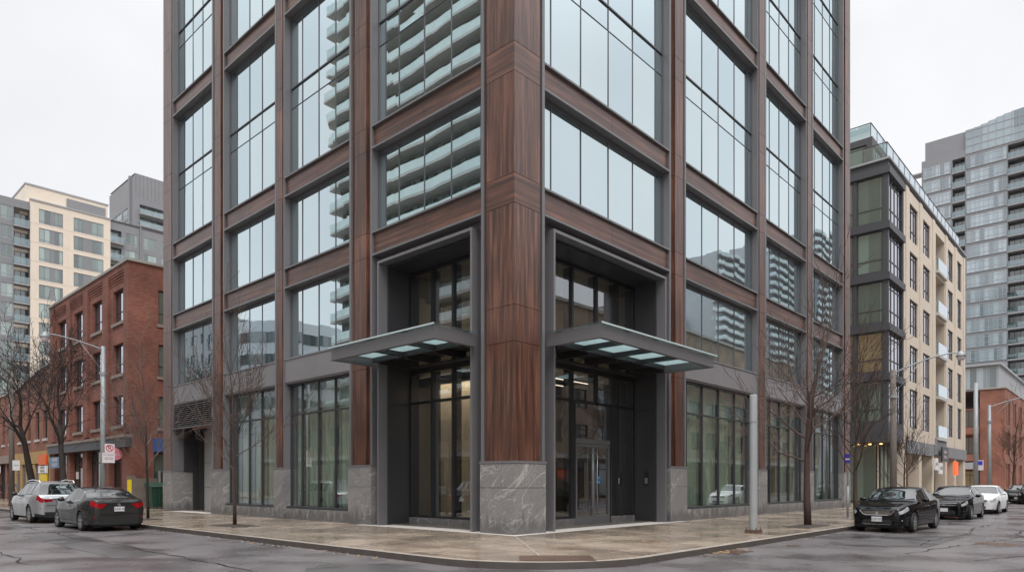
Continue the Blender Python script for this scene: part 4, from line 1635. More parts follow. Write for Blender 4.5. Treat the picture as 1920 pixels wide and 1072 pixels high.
sign_box("blade_sign", "white speech-bubble blade sign on the beige mid-rise's first column", F(53.2, -.05, '-Y'), -1.5, -.35, .3, .42, 2.55, 3.55, WHITE, "sign", "JAVA", INK, .4)
sign_box("blade_sign", "white rectangular blade sign under the mid-rise's dark signboard", F(53.6, -.05, '-Y'), .3, 1.6, .2, .32, 2.25, 3.2, WHITE, "sign", "TOM'S", INK, .4)
sign_box("shop_sign", "dark signboard with pale lettering under the mid-rise's grey band", F(54.6, -.1, '-Y'), 0, 2.6, .24, .34, 3.35, 4.6, BLACK, "sign", "bakery\nkitchen", SIGNWHITE, .45)
sign_box("shop_sign", "bright orange-red square sign by the mid-rise's last column", F(61.0, -.2, '-Y'), -1.6, -.1, .2, .35, 2.2, 3.4, emit("red_sign_glow", (1, .10, .02), .7), "sign")

# glass tower far right
TR = thing("glass_tower", "tall pale blue glass apartment tower with stacked balcony bays at the right edge", "building", (148.7, 12, 0))
fr = F(148.7, 20.65, '-X')             # u = 20.65 - y
def tu(y): return 20.65 - y
fl = [67.1 - 3.0 * k for k in range(19)]
mb = MB()
uA0, uA1, uB0, uB1 = .3, tu(15.32), tu(12.85), tu(6.1)
holes = []
for z in fl:
    holes += [(uA1 + .15, uB0 - .15, z - 2.7, z - .05, 1.5), (uB1 + .15, tu(3.2), z - 2.7, z - .05, 1.5)]
fr.wall(mb, 0, uB0, 0, 68.4, holes[::2], 1.5)
fr.wall(mb, uB0, tu(-6), 0, 68.4, holes[1::2], 1.5)
fr.box(mb, .6, uB0 - .1, -8, -.3, 68.42, 72.2)
F(148.7, 20.65, '+Y').wall(mb, -20, 0, 0, 68.4)
mb.quad((148.7, -6, 68.4), (148.7, 20.6, 68.4), (168, 20.6, 68.4), (168, -6, 68.4))
mb.build("grey_wall", GREYP, TR)
n = 0
for z in fl:
    window(fr, uA0, z - 2.65, uA1 - uA0 - .1, 2.45, -.06, [.14, .28, .42, .57, .71, .85], [.3, .8], GREYL, CG_BLUE, TR, bar=.08)
    window(fr, uB0 + .1, z - 2.65, uB1 - uB0 - .1, 2.45, -.06, [.11, .22, .33, .44, .56, .67, .78, .89], [.3, .8], GREYL, CG_BLUE, TR, bar=.08)
    window(fr, tu(3.1), z - 2.65, 7, 2.45, -.06, [.14, .28, .42, .57, .71, .85], [.3, .8], GREYL, CG_BLUE, TR, bar=.08)
for a, b, c, d, dp in holes:
    window(fr, a, c, b - a, d - c, 1.45, [.33, .66], [], GREYD, CG_GREY, TR)
    s = MB(); balcony(s, fr, a - .1, b + .1, .15, c)
    o = s.build("balcony", GREYL, TR)
    rail(fr, a - .1, b + .1, .15, c).build("balustrade", GLASS_RAIL, o)
cw = MB()                                # curved glass crown
mb = MB()
for q in range(12):
    u0, u1 = uB0 + q * 1.25, uB0 + (q + 1) * 1.25
    zt = lambda u: 72.3 + 1.2 * sin(max(0, (u - uB0 - 2)) / 15 * pi)
    fr.box(mb, u0 + .05, u1 - .05, -.25, .02, 67.6, (zt(u0) + zt(u1)) / 2)
    fr.box(cw, u0 - .05, u0 + .05, -.3, .08, 67.5, zt(u0))
for z in (67.5, 69.0, 70.5, 72.0):
    fr.box(cw, uB0, tu(-6), .0, .09, z - .06, z + .06)
o = cw.build("crown_frame", GREYL, TR)
mb.build("crown_glass", CG_BLUE, o)
mb = MB()
for q in range(7):
    fr.box(mb, -1.9, .0, -2.2, .1, 66 - q * 3.0, 66.22 - q * 3.0)
mb.build("side_balcony", GREYL, TR)

# brick block beyond the mid-rise
RB = thing("brick_building", "three-storey orange-red brick block with tall slit windows beyond the lamp posts", "building", (95.58, 0, 0))
fr = F(95.58, 0, '-Y')
frx = F(95.58, 2.8, '-X')
holes = [(a + q * 6.2, a + q * 6.2 + w, c, d, .3) for q in range(6) for a, w in ((1.0, .9), (2.6, 1.9)) for c, d in ((9.2, 12.6), (5.2, 8.2), (.8, 4.0))]
mb = MB()
fr.wall(mb, 0, 45, 0, 13.9, holes, .3)
frx.wall(mb, 0, 2.8, 0, 13.9)
mb.quad((95.58, 0, 13.9), (140, 0, 13.9), (140, 2.8, 13.9), (95.58, 2.8, 13.9))
mb.build("brick_wall", BRICK2, RB)
mb = MB()
mb.box(95.45, 140, -.12, 2.9, 13.91, 14.1)
mb.build("parapet_cap", CONC, RB)
for a, b, c, d, dp in holes:
    window(fr, a, c, b - a, d - c, .26, [.5] if b - a > 1 else [], [.5], BLACK, CG_DARK, RB)
DB = thing("balcony_building", "dark recessed building with brick balconies between the mid-rise and brick block", "building", (96, 5, 0))
mb = MB()
mb.box(96, 130, 2.82, 16, 0, 11.5)
mb.build("dark_wall", BRICK, DB)
for z in (4.4, 8.0):
    s = MB(); s.box(95.2, 96, 2.85, 6.5, z, z + .9)
    s.build("balcony", BRICK2, DB)
    window(F(95.98, 6.4, '-X'), .2, z + .95, 3.2, 2.3, 0, [.33, .66], [], BLACK, CG_DARK, DB)
mb = MB()
mb.box(95.0, 96, 2.85, 7, 3.3, 4.2)
mb.build("canopy", GREYL, DB)
window(F(95.98, 6.6, '-X'), .2, .1, 3.5, 3.0, 0, [.3, .7], [.8], BLACK, CG_WARM, DB, "shop_window")
mb = MB()
mb.box(98, 130, 1, 16, 14.12, 17.4)
mb.box(97.6, 130.2, .7, 16.2, 17.41, 17.7)
o = mb.build("rooftop_pavilion", GREYL, DB)
window(F(97.98, 6, '-X'), 0.2, 14.3, 4.6, 2.9, 0, [.25, .5, .75], [], GREYL, CG_BLUE, DB)

# ------------------------------------------------------------------ parked cars
def paint(name, col, metal=0.0):
    m, t, b = newmat(name)
    b.inputs["Base Color"].default_value = (*col, 1)
    b.inputs["Metallic"].default_value = metal
    b.inputs["Coat IOR"].default_value = 1.5
    b.inputs["Coat Weight"].default_value = 0.7
    b.inputs["Specular IOR Level"].default_value = 0.0
    b.inputs["Coat Roughness"].default_value = 0.025
    tx = t.nodes.new("ShaderNodeTexCoord")          # road film low on the sides
    sp = t.nodes.new("ShaderNodeSeparateXYZ")
    n = t.nodes.new("ShaderNodeTexNoise")
    n.inputs["Scale"].default_value = 5
    t.links.new(tx.outputs["Object"], sp.inputs[0])
    t.links.new(tx.outputs["Object"], n.inputs[0])
    a = t.nodes.new("ShaderNodeMath")
    a.operation = 'MULTIPLY_ADD'
    a.inputs[1].default_value = 0.5
    t.links.new(n.outputs["Fac"], a.inputs[0])
    t.links.new(sp.outputs[2], a.inputs[2])
    r = t.nodes.new("ShaderNodeMapRange")
    r.inputs[1].default_value = 0.45
    r.inputs[2].default_value = 0.95
    r.inputs[3].default_value = 0.55
    r.inputs[4].default_value = 0.30
    t.links.new(a.outputs[0], r.inputs[0])
    t.links.new(r.outputs[0], b.inputs["Roughness"])
    return m
P_GREY = paint("dark_grey_car_paint", (0.026, 0.025, 0.026))
P_BLACK = paint("black_car_paint", (0.005, 0.0055, 0.007))
P_SILVER = paint("silver_car_paint", (0.36, 0.365, 0.375), 0.5)
P_WHITE = paint("white_car_paint", (0.72, 0.72, 0.72), 0.0)
CARGLASS = M("car_glass", (0.008, 0.011, 0.011), 0.015, 0, 0, spec=0.85)
TYRE = M("tyre_rubber", (0.018, 0.018, 0.018), 0.75, 0, 0.2, 8)
RIM = M("alloy_rim", (0.42, 0.42, 0.43), 0.3, 0.9, 0.05)
PLASTIC = M("black_plastic", (0.015, 0.015, 0.015), 0.5, 0, 0.1)
CHROME = M("chrome_trim", (0.75, 0.75, 0.76), 0.12, 1.0, 0)
HEADL = M("headlamp_lens", (0.45, 0.47, 0.48), 0.06, 0.3, 0.35, 14, spec=1)
TAILL = M("tail_lamp_red", (0.27, 0.004, 0.007), 0.2, 0, 0.25, 9, spec=0.3)
AMBER = M("amber_lens", (0.6, 0.2, 0.03), 0.15, 0, 0)
PLATE = M("number_plate", (0.62, 0.62, 0.64), 0.45, 0, 0.05)

def interp(tab, s):
    if s <= tab[0][0]: return tab[0][1]
    for i in range(len(tab) - 1):
        (a, va), (b, vb) = tab[i], tab[i + 1]
        if s <= b:
            t = (s - a) / (b - a)
            p0 = tab[i - 1] if i else tab[i]
            p3 = tab[i + 2] if i + 2 < len(tab) else tab[i + 1]
            m0 = (vb - p0[1]) / max(1e-6, b - p0[0]) * (b - a)
            m1 = (p3[1] - va) / max(1e-6, p3[0] - a) * (b - a)
            lim = 3 * (vb - va)
            cl = lambda m: 0 if m * lim <= 0 else (min(m, lim) if lim > 0 else max(m, lim))
            m0, m1 = cl(m0), cl(m1)
            t2, t3 = t * t, t * t * t
            return (2 * t3 - 3 * t2 + 1) * va + (t3 - 2 * t2 + t) * m0 + (-2 * t3 + 3 * t2) * vb + (t3 - t2) * m1
    return tab[-1][1]

def make_car(label, cat, pm, kind, rim_n=5, group="cars parked along the kerbs", plate=None, front_style=0, roofrails=False, name="parked_car"):
    if kind == 'sedan':
        Lc, hw = 4.72, 0.915
        T = [(0, .72), (.04, .785), (.14, .835), (.45, .90), (.95, .97), (1.38, 1.02), (2.05, 1.395), (2.35, 1.465), (2.75, 1.485), (3.25, 1.435), (3.65, 1.30), (4.12, 1.10), (4.40, 1.085), (4.60, 1.065), (4.69, 1.02), (4.72, .95)]
        belt = [(0, .68), (.5, .845), (1.3, .93), (2.4, .945), (3.6, 1.0), (4.3, 1.03), (4.6, 1.01), (4.72, .92)]
        ax, wr = (.94, 3.70), .325
        ws, rg, sg = (1.46, 2.12), (3.38, 4.10), (1.82, 3.62)
        bp = (2.72,)
    else:
        Lc, hw = 4.72, 0.935
        T = [(0, .80), (.04, .90), (.16, .97), (.5, 1.03), (1.1, 1.11), (1.35, 1.16), (1.95, 1.54), (2.25, 1.645), (2.8, 1.69), (3.7, 1.66), (4.18, 1.60), (4.36, 1.36), (4.56, 1.14), (4.66, 1.08), (4.72, .98)]
        belt = [(0, .76), (.5, .95), (1.3, 1.03), (2.4, 1.08), (3.6, 1.13), (4.3, 1.14), (4.6, 1.10), (4.72, .95)]
        ax, wr = (.94, 3.70), .365
        ws, rg, sg = (1.42, 2.0), (4.12, 4.56), (1.80, 4.0)
        bp = (2.70, 3.55)
    wid = [(0, .58), (.03, .70), (.09, .79), (.2, .85), (.45, .90), (1.0, .985), (1.5, 1.0), (3.4, 1.0), (4.1, .98), (4.45, .93), (4.62, .87), (4.69, .78), (4.72, .66)]
    wid = [(s, w if w > .9 else w) for s, w in wid]
    gc = .24 if kind != 'sedan' else .20
    ss = sorted({round(x, 3) for x in [0, .015, .04, .08, .13, .2, .28, .37] + [.45 + .06 * i for i in range(int((Lc - .75) / .06))] + [Lc - .3, Lc - .22, Lc - .15, Lc - .1, Lc - .06, Lc - .03, Lc - .01, Lc] + list(ws) + list(rg) + list(sg)
                  + [b - .045 for b in bp] + [b + .045 for b in bp]})
    ar = wr + .045
    rows_ = []
    for s in ss:
        w = hw * interp(wid, s)
        top = interp(T, s)
        B = min(interp(belt, s), top - .025)
        zb = gc + (.02 if .3 < s < Lc - .3 else .04)
        for a in ax:
            if abs(s - a) < ar:
                zb = max(zb, wr + sqrt(ar * ar - (s - a) ** 2))
        def yf(z):
            k = max(0, min(1, (z - .2) / (B - .2)))
            return w * (.955 + .045 * sin(min(1, k / .62) * pi / 2) - .05 * max(0, (k - .62) / .38) ** 1.6)
        z1 = max(zb + .01, .20 + .28 * (B - .2))
        z2 = max(zb + .02, .20 + .58 * (B - .2))
        z2b = max(zb + .03, .20 + .80 * (B - .2))
        z3 = max(zb + .04, B - .055)
        h = top - B
        g = min(1, max(0, (h - .03) / .40))
        pr = [(yf(zb), zb), (yf(z1), z1), (yf(z2), z2), (yf(z2b), z2b), (yf(z3), z3), (yf(B) * .985, B),
              (w * .925, B + min(.02, h * .3)),
              (w * (.90 - .19 * g), B + h * (.80 if g < .5 else .86)),
              (w * (.80 - .16 * g), B + h * (.93 if g < .5 else .955)),
              (w * (.46 - .09 * g), B + h * .99), (0, top)]
        rows_.append(pr)
    NR = len(rows_[0])
    root_ = thing(name, label, cat, (0, 0, 0), 0, group)
    parts = {k: ([], []) for k in ('body', 'windscreen', 'rear_window', 'side_window', 'tl', 'tr', 'hl', 'hr', 'sw2')}
    vmap = {}
    def vert(key, i, r, sgn):
        k = (key, i, r, sgn if r < NR - 1 else 1)
        if k not in vmap:
            y, z = rows_[i][r]
            parts[key][0].append((Lc / 2 - ss[i], y * sgn, z))
            vmap[k] = len(parts[key][0]) - 1
        return vmap[k]
    for i in range(len(ss) - 1):
        sm = (ss[i] + ss[i + 1]) / 2
        for r in range(NR - 1):
            for sgn in (1, -1):
                key = 'body'
                if r in (7, 8, 9) and ws[0] < sm < ws[1]: key = 'windscreen'
                elif r in (7, 8, 9) and rg[0] < sm < rg[1]: key = 'rear_window'
                elif r == 6 and sg[0] < sm < sg[1] and all(abs(sm - b) > .045 for b in bp): key = 'side_window' if sgn == 1 else 'sw2'
                elif r in (3, 4) and .035 < sm < (.52 if kind == 'sedan' else .42): key = 'hl' if sgn == 1 else 'hr'
                elif r in (3, 4) and Lc - .24 < sm < Lc - .005: key = 'tl' if sgn == 1 else 'tr'
                a, b, c, d = vert(key, i, r, sgn), vert(key, i + 1, r, sgn), vert(key, i + 1, r + 1, sgn), vert(key, i, r + 1, sgn)
                parts[key][1].append((a, b, c, d) if sgn == 1 else (d, c, b, a))
    # nose and tail faces, underside
    for i in (0, len(ss) - 1):
        k = len(parts['body'][0])
        pr = rows_[i]
        x = Lc / 2 - ss[i]
        pts = [(x, y, z) for y, z in pr] + [(x, -y, z) for y, z in pr[-2::-1]]
        parts['body'][0].extend(pts)
        parts['body'][1].append(tuple(range(k, k + len(pts))))
    names = {'body': ('body', pm), 'windscreen': ('windscreen', CARGLASS), 'rear_window': ('rear_window', CARGLASS), 'side_window': ('side_window', CARGLASS), 'sw2': ('side_window', CARGLASS),
             'tl': ('tail_light', TAILL), 'tr': ('tail_light', TAILL), 'hl': ('headlight', HEADL), 'hr': ('headlight', HEADL)}
    for key, (v, f) in parts.items():
        if not v: continue
        m_ = MB()
        m_.add(v, f)
        m_.build(names[key][0], names[key][1], root_, smooth=True, world=False)
    u = MB()
    u.box(-Lc / 2 + .12, Lc / 2 - .12, -hw * .80, hw * .80, gc - .02, .62)
    u.box(-Lc / 2 + .25, Lc / 2 - .25, -hw * .72, hw * .72, .135, .3)  # lower pan added to deepen the shade beneath the car
    u.build("underbody", PLASTIC, root_, world=False)
    # wheels
    for a in ax:
        for sgn in (1, -1):
            wx = Lc / 2 - a
            yo = sgn * (hw - .02)
            ty = MB()
            wdt = -sgn * .215
            rp = wr
            ty.lathe([(rp * .66, yo + wdt), (rp * .93, yo + wdt), (rp, yo + wdt * .85), (rp, yo + wdt * .15), (rp * .94, yo), (rp * .67, yo - sgn * .004), (rp * .66, yo + wdt * .2)], 28, 'y', (wx, 0, wr))
            to = ty.build("wheel", TYRE, root_, smooth=True, world=False)
            rm = MB()
            rm.lathe([(rp * .68, yo + wdt * .1), (rp * .66, yo - sgn * .006), (rp * .60, yo + wdt * .05), (rp * .58, yo + wdt * .4)], 28, 'y', (wx, 0, wr))
            rm.lathe([(0.0, yo + wdt * .05), (rp * .16, yo + wdt * .06), (rp * .17, yo + wdt * .3)], 14, 'y', (wx, 0, wr))
            for q in range(rim_n):
                t = 2 * pi * q / rim_n + .3
                cx, cz, px, pz = cos(t), sin(t), -sin(t), cos(t)
                r0, r1 = rp * .1, rp * .63
                w0, w1 = rp * .07, rp * .12
                ya, yb = yo + wdt * .07, yo + wdt * .03
                P = lambda r, w, y: (wx + cx * r + px * w, y, wr + cz * r + pz * w)
                rm.add([P(r0, -w0, ya), P(r1, -w1, yb), P(r1, w1, yb), P(r0, w0, ya), P(r0, -w0, ya + wdt * .15), P(r1, -w1, yb + wdt * .15), P(r1, w1, yb + wdt * .15), P(r0, w0, ya + wdt * .15)],
                       [(0, 1, 2, 3), (0, 4, 5, 1), (3, 2, 6, 7)])
            rm.build("rim", RIM, to, world=False)
            hb = MB()
            hb.lathe([(0, yo + wdt * .45), (rp * .62, yo + wdt * .45)], 20, 'y', (wx, 0, wr))
            hb.build("brake_disc", PLASTIC, to, world=False)
    # mirrors
    for sgn in (1, -1):
        m_ = MB()
        mx_, mz = Lc / 2 - (1.86 if kind == 'sedan' else 1.84), interp(belt, 1.9) + .10
        m_.lathe([(0, -.10), (.06, -.09), (.085, -.02), (.085, .05), (.06, .09), (0, .10)], 12, 'x', (0, 0, 0))
        m_.v = [(mx_ + v[0] * .8, sgn * (hw + .07) + v[1] * 1.25, mz + v[2] * .85) for v in m_.v]
        m_.box(mx_ - .04, mx_ + .03, min(sgn * (hw - .06), sgn * (hw + .02)), max(sgn * (hw - .06), sgn * (hw + .02)), mz - .07, mz - .03)
        m_.build("wing_mirror", pm if kind == 'sedan' else PLASTIC, root_, smooth=True, world=False)
    # door seams, handles, sill line
    for sgn in (1, -1):
        for s in ((1.72, 2.72, 3.52) if kind == 'sedan' else (1.70, 2.70, 3.55)):
            d = MB()
            i = min(range(len(ss)), key=lambda k: abs(ss[k] - s))
            for r in range(0, 5):
                (ya, za), (yb, zb_) = rows_[i][r], rows_[i][r + 1]
                x = Lc / 2 - ss[i]
                if zb_ - za < .015: continue
                d.add([(x - .006, sgn * (ya + .003), za), (x + .006, sgn * (ya + .003), za), (x + .006, sgn * (yb + .003), zb_), (x - .006, sgn * (yb + .003), zb_)], [(0, 1, 2, 3)])
            d.build("door_seam", PLASTIC, root_, world=False)
    for sgn in (1, -1):
        for s in (2.45, 3.38):
            h = MB()
            zb_ = interp(belt, s) - .10
            h.box(Lc / 2 - s - .09, Lc / 2 - s + .09, sgn * (hw * .985), sgn * (hw * .985 + .035), zb_ - .014, zb_ + .014)
            h.build("door_handle", CHROME if kind == 'sedan' else pm, root_, world=False)
    fx = Lc / 2
    def plaque(mb, x, pts, th):
        """a polygon in the y-z plane thickened along x"""
        n = len(pts)
        mb.add([(x, y, z) for y, z in pts] + [(x + th, y, z) for y, z in pts], [tuple(range(n)), tuple(range(2 * n - 1, n - 1, -1))] + [(i, (i + 1) % n, n + (i + 1) % n, n + i) for i in range(n)])
    zo = 0 if kind == 'sedan' else .13
    # front: grille, intake, plate
    g = MB()
    if kind == 'sedan':
        gp_ = [(-.52, .72), (.52, .72), (.42, .60), (.32, .57), (-.32, .57), (-.42, .60)] if front_style == 0 else [(-.48, .73), (.48, .73), (.46, .63), (-.46, .63)]
    else:
        gp_ = [(-.52, .86), (.52, .86), (.46, .70), (.38, .66), (-.38, .66), (-.46, .70)]
    plaque(g, fx - .012, gp_, .022)
    go = g.build("grille", PLASTIC, root_, world=False)
    c = MB()
    pp = [(y, .012, z) for y, z in gp_]
    for a in range(1 if front_style == 0 else 0, len(gp_)):
        (ya, za), (yb, zb_) = gp_[a], gp_[(a + 1) % len(gp_)]
        c.path([(fx + .012, ya, za), (fx + .012, yb, zb_)], .013, 6)
    zg = [z for _, z in gp_]
    for q in range(1, 4):
        z = min(zg) + (max(zg) - min(zg)) * q / 4
        hwid = .44 - .03 * (4 - q)
        c.box(fx + .008, fx + .016, -hwid, hwid, z - .009, z + .004)
    c.lathe([(.0, fx + .02), (.045, fx + .02), (.05, fx + .01)], 14, 'x', (0, 0, sum(zg) / len(zg)))
    c.build("grille_trim", CHROME, go, world=False)
    b = MB()
    plaque(b, fx - .012, [(-.46, .30 + zo), (.46, .30 + zo), (.40, .42 + zo), (-.40, .42 + zo)], .018)
    b.build("lower_intake", PLASTIC, root_, world=False)
    b = MB()
    b.box(fx - .01, fx + .02, -.42, .42, .262 + zo, .278 + zo)
    b.build("bumper_trim", CHROME, root_, world=False)
    for sgn in (1, -1):
        b = MB()
        b.path([(fx - .11, sgn * .73, .40 + zo), (fx - .03, sgn * .56, .395 + zo)], .017, 6)
        b.build("fog_light", CHROME, root_, world=False)
    def plate_at(x, z, back):
        p = MB()
        p.box(x - .008, x + .008, -.155, .155, z - .078, z + .078)
        po = p.build("number_plate", PLATE, root_, world=False)
        if plate:
            text(plate, .105, INK, "plate_lettering", po, (x + (-.011 if back else .011), 0, z - .005), (R(90), 0, R(-90) if back else R(90)), .001)
    plate_at(fx + .022, .44 + zo * 1.1, False)
    # rear: plate, badge, reflectors, bumper valance, lamp clusters on the boot lid
    bx = -Lc / 2
    plate_at(bx - .018, .74 + zo * .9, True)
    t = MB()
    t.lathe([(.0, bx - .012), (.05, bx - .012), (.055, bx + .0)], 14, 'x', (0, 0, .875 + zo * 1.1))
    t.build("badge", CHROME, root_, world=False)
    v = MB()
    plaque(v, bx - .014, [(-.60, .22), (.60, .22), (.61, .37 + zo * .6), (-.61, .37 + zo * .6)], .02)
    v.build("rear_valance", PLASTIC, root_, world=False)
    cr_ = MB()
    cr_.box(bx - .016, bx + .0, -.56, .56, .585 + zo, .597 + zo)
    cr_.build("boot_seam", PLASTIC, root_, world=False)
    if kind != 'sedan':
        hb = MB()
        hb.box(bx - .02, bx + .01, -.36, .36, .97, 1.0)
        hb.build("tailgate_handle", CHROME, root_, world=False)
    for sgn in (1, -1):
        q = MB()
        pts = [(sgn * .36, .915), (sgn * .63, .93), (sgn * .63, .76), (sgn * .54, .755)] if kind == 'sedan' else [(sgn * .34, .97), (sgn * .63, .975), (sgn * .63, .85), (sgn * .34, .88)]
        plaque(q, bx - .012, pts, .02)
        q.build("tail_light", TAILL, root_, world=False)
        q = MB()
        plaque(q, bx + .03, [(sgn * .66, .44 + zo), (sgn * .74, .44 + zo), (sgn * .74, .50 + zo), (sgn * .66, .50 + zo)], .02)
        q.build("reflector", TAILL, root_, world=False)
    if roofrails:
        for sgn in (1, -1):
            rr = MB()
            rr.path([(Lc / 2 - s, sgn * .60, interp(T, s) + o) for s, o in ((2.1, -.01), (2.3, .045), (3.0, .055), (3.9, .05), (4.1, -.02))], .022, 6)
            rr.build("roof_rail", CHROME, root_, world=False)
    if kind == 'sedan':
        an = MB()
        an.add([(bx + 1.62, 0, 1.40), (bx + 1.42, -.03, 1.395), (bx + 1.42, .03, 1.395), (bx + 1.40, 0, 1.46)], [(0, 1, 3), (0, 3, 2), (1, 2, 3)])
        an.build("antenna", pm, root_, world=False)
    for sgn in (1, -1):
        tr_ = MB()
        lo_ = [i for i in range(len(ss)) if sg[0] <= ss[i] <= sg[1]]
        for r_, o_ in ((6, .004), (7, .004)):
            tr_.path([(Lc / 2 - ss[i], sgn * (rows_[i][r_][0] + o_), rows_[i][r_][1]) for i in lo_], .010, 5)
        tr_.build("window_trim", CHROME if r_ and kind == 'sedan' else PLASTIC, root_, world=False)
    lb_ = MB()
    for i in range(len(ss) - 1):
        if ss[i] < Lc - .42: continue
        for sgn in (1, -1):
            q = [(Lc / 2 - ss[j], sgn * (rows_[j][k][0] + .006), rows_[j][k][1] * (1 if k == 0 else .86)) for j, k in ((i, 0), (i + 1, 0), (i + 1, 1), (i, 1))]
            lb_.quad(*q)
    lb_.build("lower_bumper", PLASTIC, root_, world=False)
    wip = MB()
    for y in (-.1, .45):
        wip.path([(Lc / 2 - 1.44, y - .3, interp(T, 1.44) - .012), (Lc / 2 - 1.52, y + .28, interp(T, 1.52) - .0)], .010, 5)
    wip.build("wiper", PLASTIC, root_, world=False)
    return root_

def put(o, x, y, rz):
    o.location = (x, y, RZ)
    o.rotation_euler = (0, 0, rz)
    return o
# rear-view cars on the left street (their noses point along +Y)
sedan_g = put(make_car("dark grey sedan seen from behind with red angular tail lights by the left kerb", "car", P_GREY, 'sedan', plate="AXKR 085"), -6.40, 12.25 + 2.36, R(90))
suv_s = put(make_car("silver estate SUV with roof rails parked ahead of the dark grey sedan", "car", P_SILVER, 'suv', roofrails=True, plate="BTAA 219"), -6.40, 19.0 + 2.36, R(90.5))
# oncoming row on the right street (noses point along -X)
sed_b = put(make_car("black sedan nearest the corner tree with chrome edged grille", "car", P_BLACK, 'sedan', 7, plate="ALJM 035"), 10.2 + 2.36, -6.84, R(178.5))
sed_2 = put(make_car("black sedan second in the row with slim upright grille", "car", P_BLACK, 'sedan', 5, front_style=1), 20.4 + 2.36, -6.8, R(180))
sed_w = put(make_car("white sedan parked third behind the two black sedans", "car", P_WHITE, 'sedan', 5, front_style=1), 28.2 + 2.36, -6.8, R(180))
suv_b = put(make_car("black SUV farthest up the right street beyond the white sedan", "car", P_BLACK, 'suv', 5, plate="CKRB 407"), 48.5 + 2.36, -7.2, R(181))
dk = copy_tree(sed_2)
dk["label"] = "dark car mostly hidden between the white sedan and the black SUV"
put(dk, 43.2 + 9, -6.2, R(180))
# cars on the far kerbs, seen mirrored in the shopfronts
for src, x, y, rz, lb in ((sed_w, -16.4, 14.5, -90, "white sedan mirrored in the left shopfront glass beside a stone pier"),
                          (suv_s, -16.4, 20.5, -90, "silver SUV mirrored in the left shopfront glass farther along"),
                          (sed_b, 4.2, -17.2, 0, "black sedan mirrored in the entrance door glass"),
                          (sed_w, 17.2, -17.2, 0, "white sedan mirrored in the right shopfront beside the entrance"),
                          (suv_s, 23.8, -17.2, 0, "silver SUV mirrored in the right shopfront past the white sedan"),
                          (sed_w, 38.0, -17.2, 0, "white sedan mirrored in the right shopfront near the big tree")):
    o = copy_tree(src)
    o["label"] = lb
    put(o, x, y, R(rz))

# ------------------------------------------------------------------ bare street trees
def grow(mb, p, d, ln, r, lvl, spec, rnd):
    n = 5 if lvl < 2 else 4
    pts, rad = [p], [r]
    dirs = []
    for i in range(n):
        w = spec['wob'] * (0.35 if lvl == 0 else 1)
        d = (d + Vector((rnd.uniform(-w, w), rnd.uniform(-w, w), rnd.uniform(-w, w) + spec['up'] * (0.12 if lvl else 0)))).normalized()
        p = p + d * ln / n
        pts.append(p)
        rad.append(max(spec['rmin'], r * (1 - (i + 1) / n * (0.55 if lvl == 0 else 0.72))))
        dirs.append(d)
    mb[0 if lvl == 0 else 1].path(pts, rad, (9 if lvl == 0 else 6 if lvl == 1 else 4 if lvl == 2 else 3), cap=lvl == 0)
    if lvl >= spec['levels']:
        return
    k = spec['kids'][lvl]
    for j in range(k):
        t = spec['t0'][lvl] + (1 - spec['t0'][lvl]) * (j + rnd.random() * .8) / k
        f = min(t, .999) * n
        i = int(f)
        q = pts[i].lerp(pts[i + 1], f - i)
        rr = (rad[i] + (rad[i + 1] - rad[i]) * (f - i)) * spec['rk'] * rnd.uniform(.75, 1)
        a = rnd.uniform(0, 2 * pi) if lvl else j * 2.4 + rnd.uniform(-.5, .5)
        dd = dirs[min(i, n - 1)]
        s = dd.cross(Vector((.3, .2, 1)) if abs(dd.z) < .9 else Vector((1, 0, 0))).normalized()
        s2 = dd.cross(s)
        ang = R(rnd.uniform(*spec['ang'][min(lvl, len(spec['ang']) - 1)]))
        nd = dd * cos(ang) + (s * cos(a) + s2 * sin(a)) * sin(ang)
        grow(mb, q, nd, ln * spec['ratio'][min(lvl, len(spec['ratio']) - 1)] * rnd.uniform(.7, 1.15) * (1.15 - .45 * t if lvl == 0 else 1), max(spec['rmin'], rr), lvl + 1, spec, rnd)
    if lvl > 0 or spec.get('leader'):
        grow(mb, pts[-1], dirs[-1], ln * .6, rad[-1], lvl + 1, spec, rnd)

def tree(label, x, y, seed, spec, h, r, bark, twig, lean=(0, 0), name="bare_tree", group=None):
    rnd = random.Random(seed)
    o = thing(name, label, "tree", (x, y, 0), 0, group)
    a, b = MB(), MB()
    grow((a, b), Vector((0, 0, -.05)), Vector((lean[0], lean[1], 1)).normalized(), h, r, 0, spec, rnd)
    a.build("trunk", bark, o, True, world=False)
    b.build("crown", twig, o, True, world=False)
    return o
SAP = dict(wob=.13, up=.9, rmin=.006, levels=4, kids=[10, 5, 3, 2], t0=[.42, .22, .2, .2], rk=.50, ang=[(38, 62), (25, 50), (20, 50)], ratio=[.50, .52, .55, .6], leader=True)
BIG = dict(wob=.17, up=.7, rmin=.007, levels=4, kids=[10, 5, 4, 2], t0=[.48, .2, .2, .2], rk=.55, ang=[(40, 68), (25, 55), (25, 55)], ratio=[.58, .56, .56, .6], leader=True)
OLD = dict(wob=.24, up=.5, rmin=.009, levels=5, kids=[4, 4, 3, 3, 2], t0=[.66, .3, .2, .2, .2], rk=.66, ang=[(22, 50), (25, 55), (25, 60)], ratio=[.85, .66, .62, .58, .6], leader=True)
tree("slim bare sapling with pale twigs standing before the left shopfronts", -3.46, 10.0, 4, SAP, 4.3, .065, BARK_R, BARK_M)
tree("spreading bare tree in the right pavement near the black sedan", 10.0, -4.65, 21, BIG, 4.6, .13, BARK_R, BARK_M)
tree("bare young tree behind the black sedan in front of the charcoal corner bay", 16.0, -4.5, 8, SAP, 4.2, .10, BARK_R, BARK_R)
tree("small bare sapling with upswept twigs before the beige columns", 23.6, -4.5, 15, SAP, 3.0, .055, BARK_R, BARK_R)
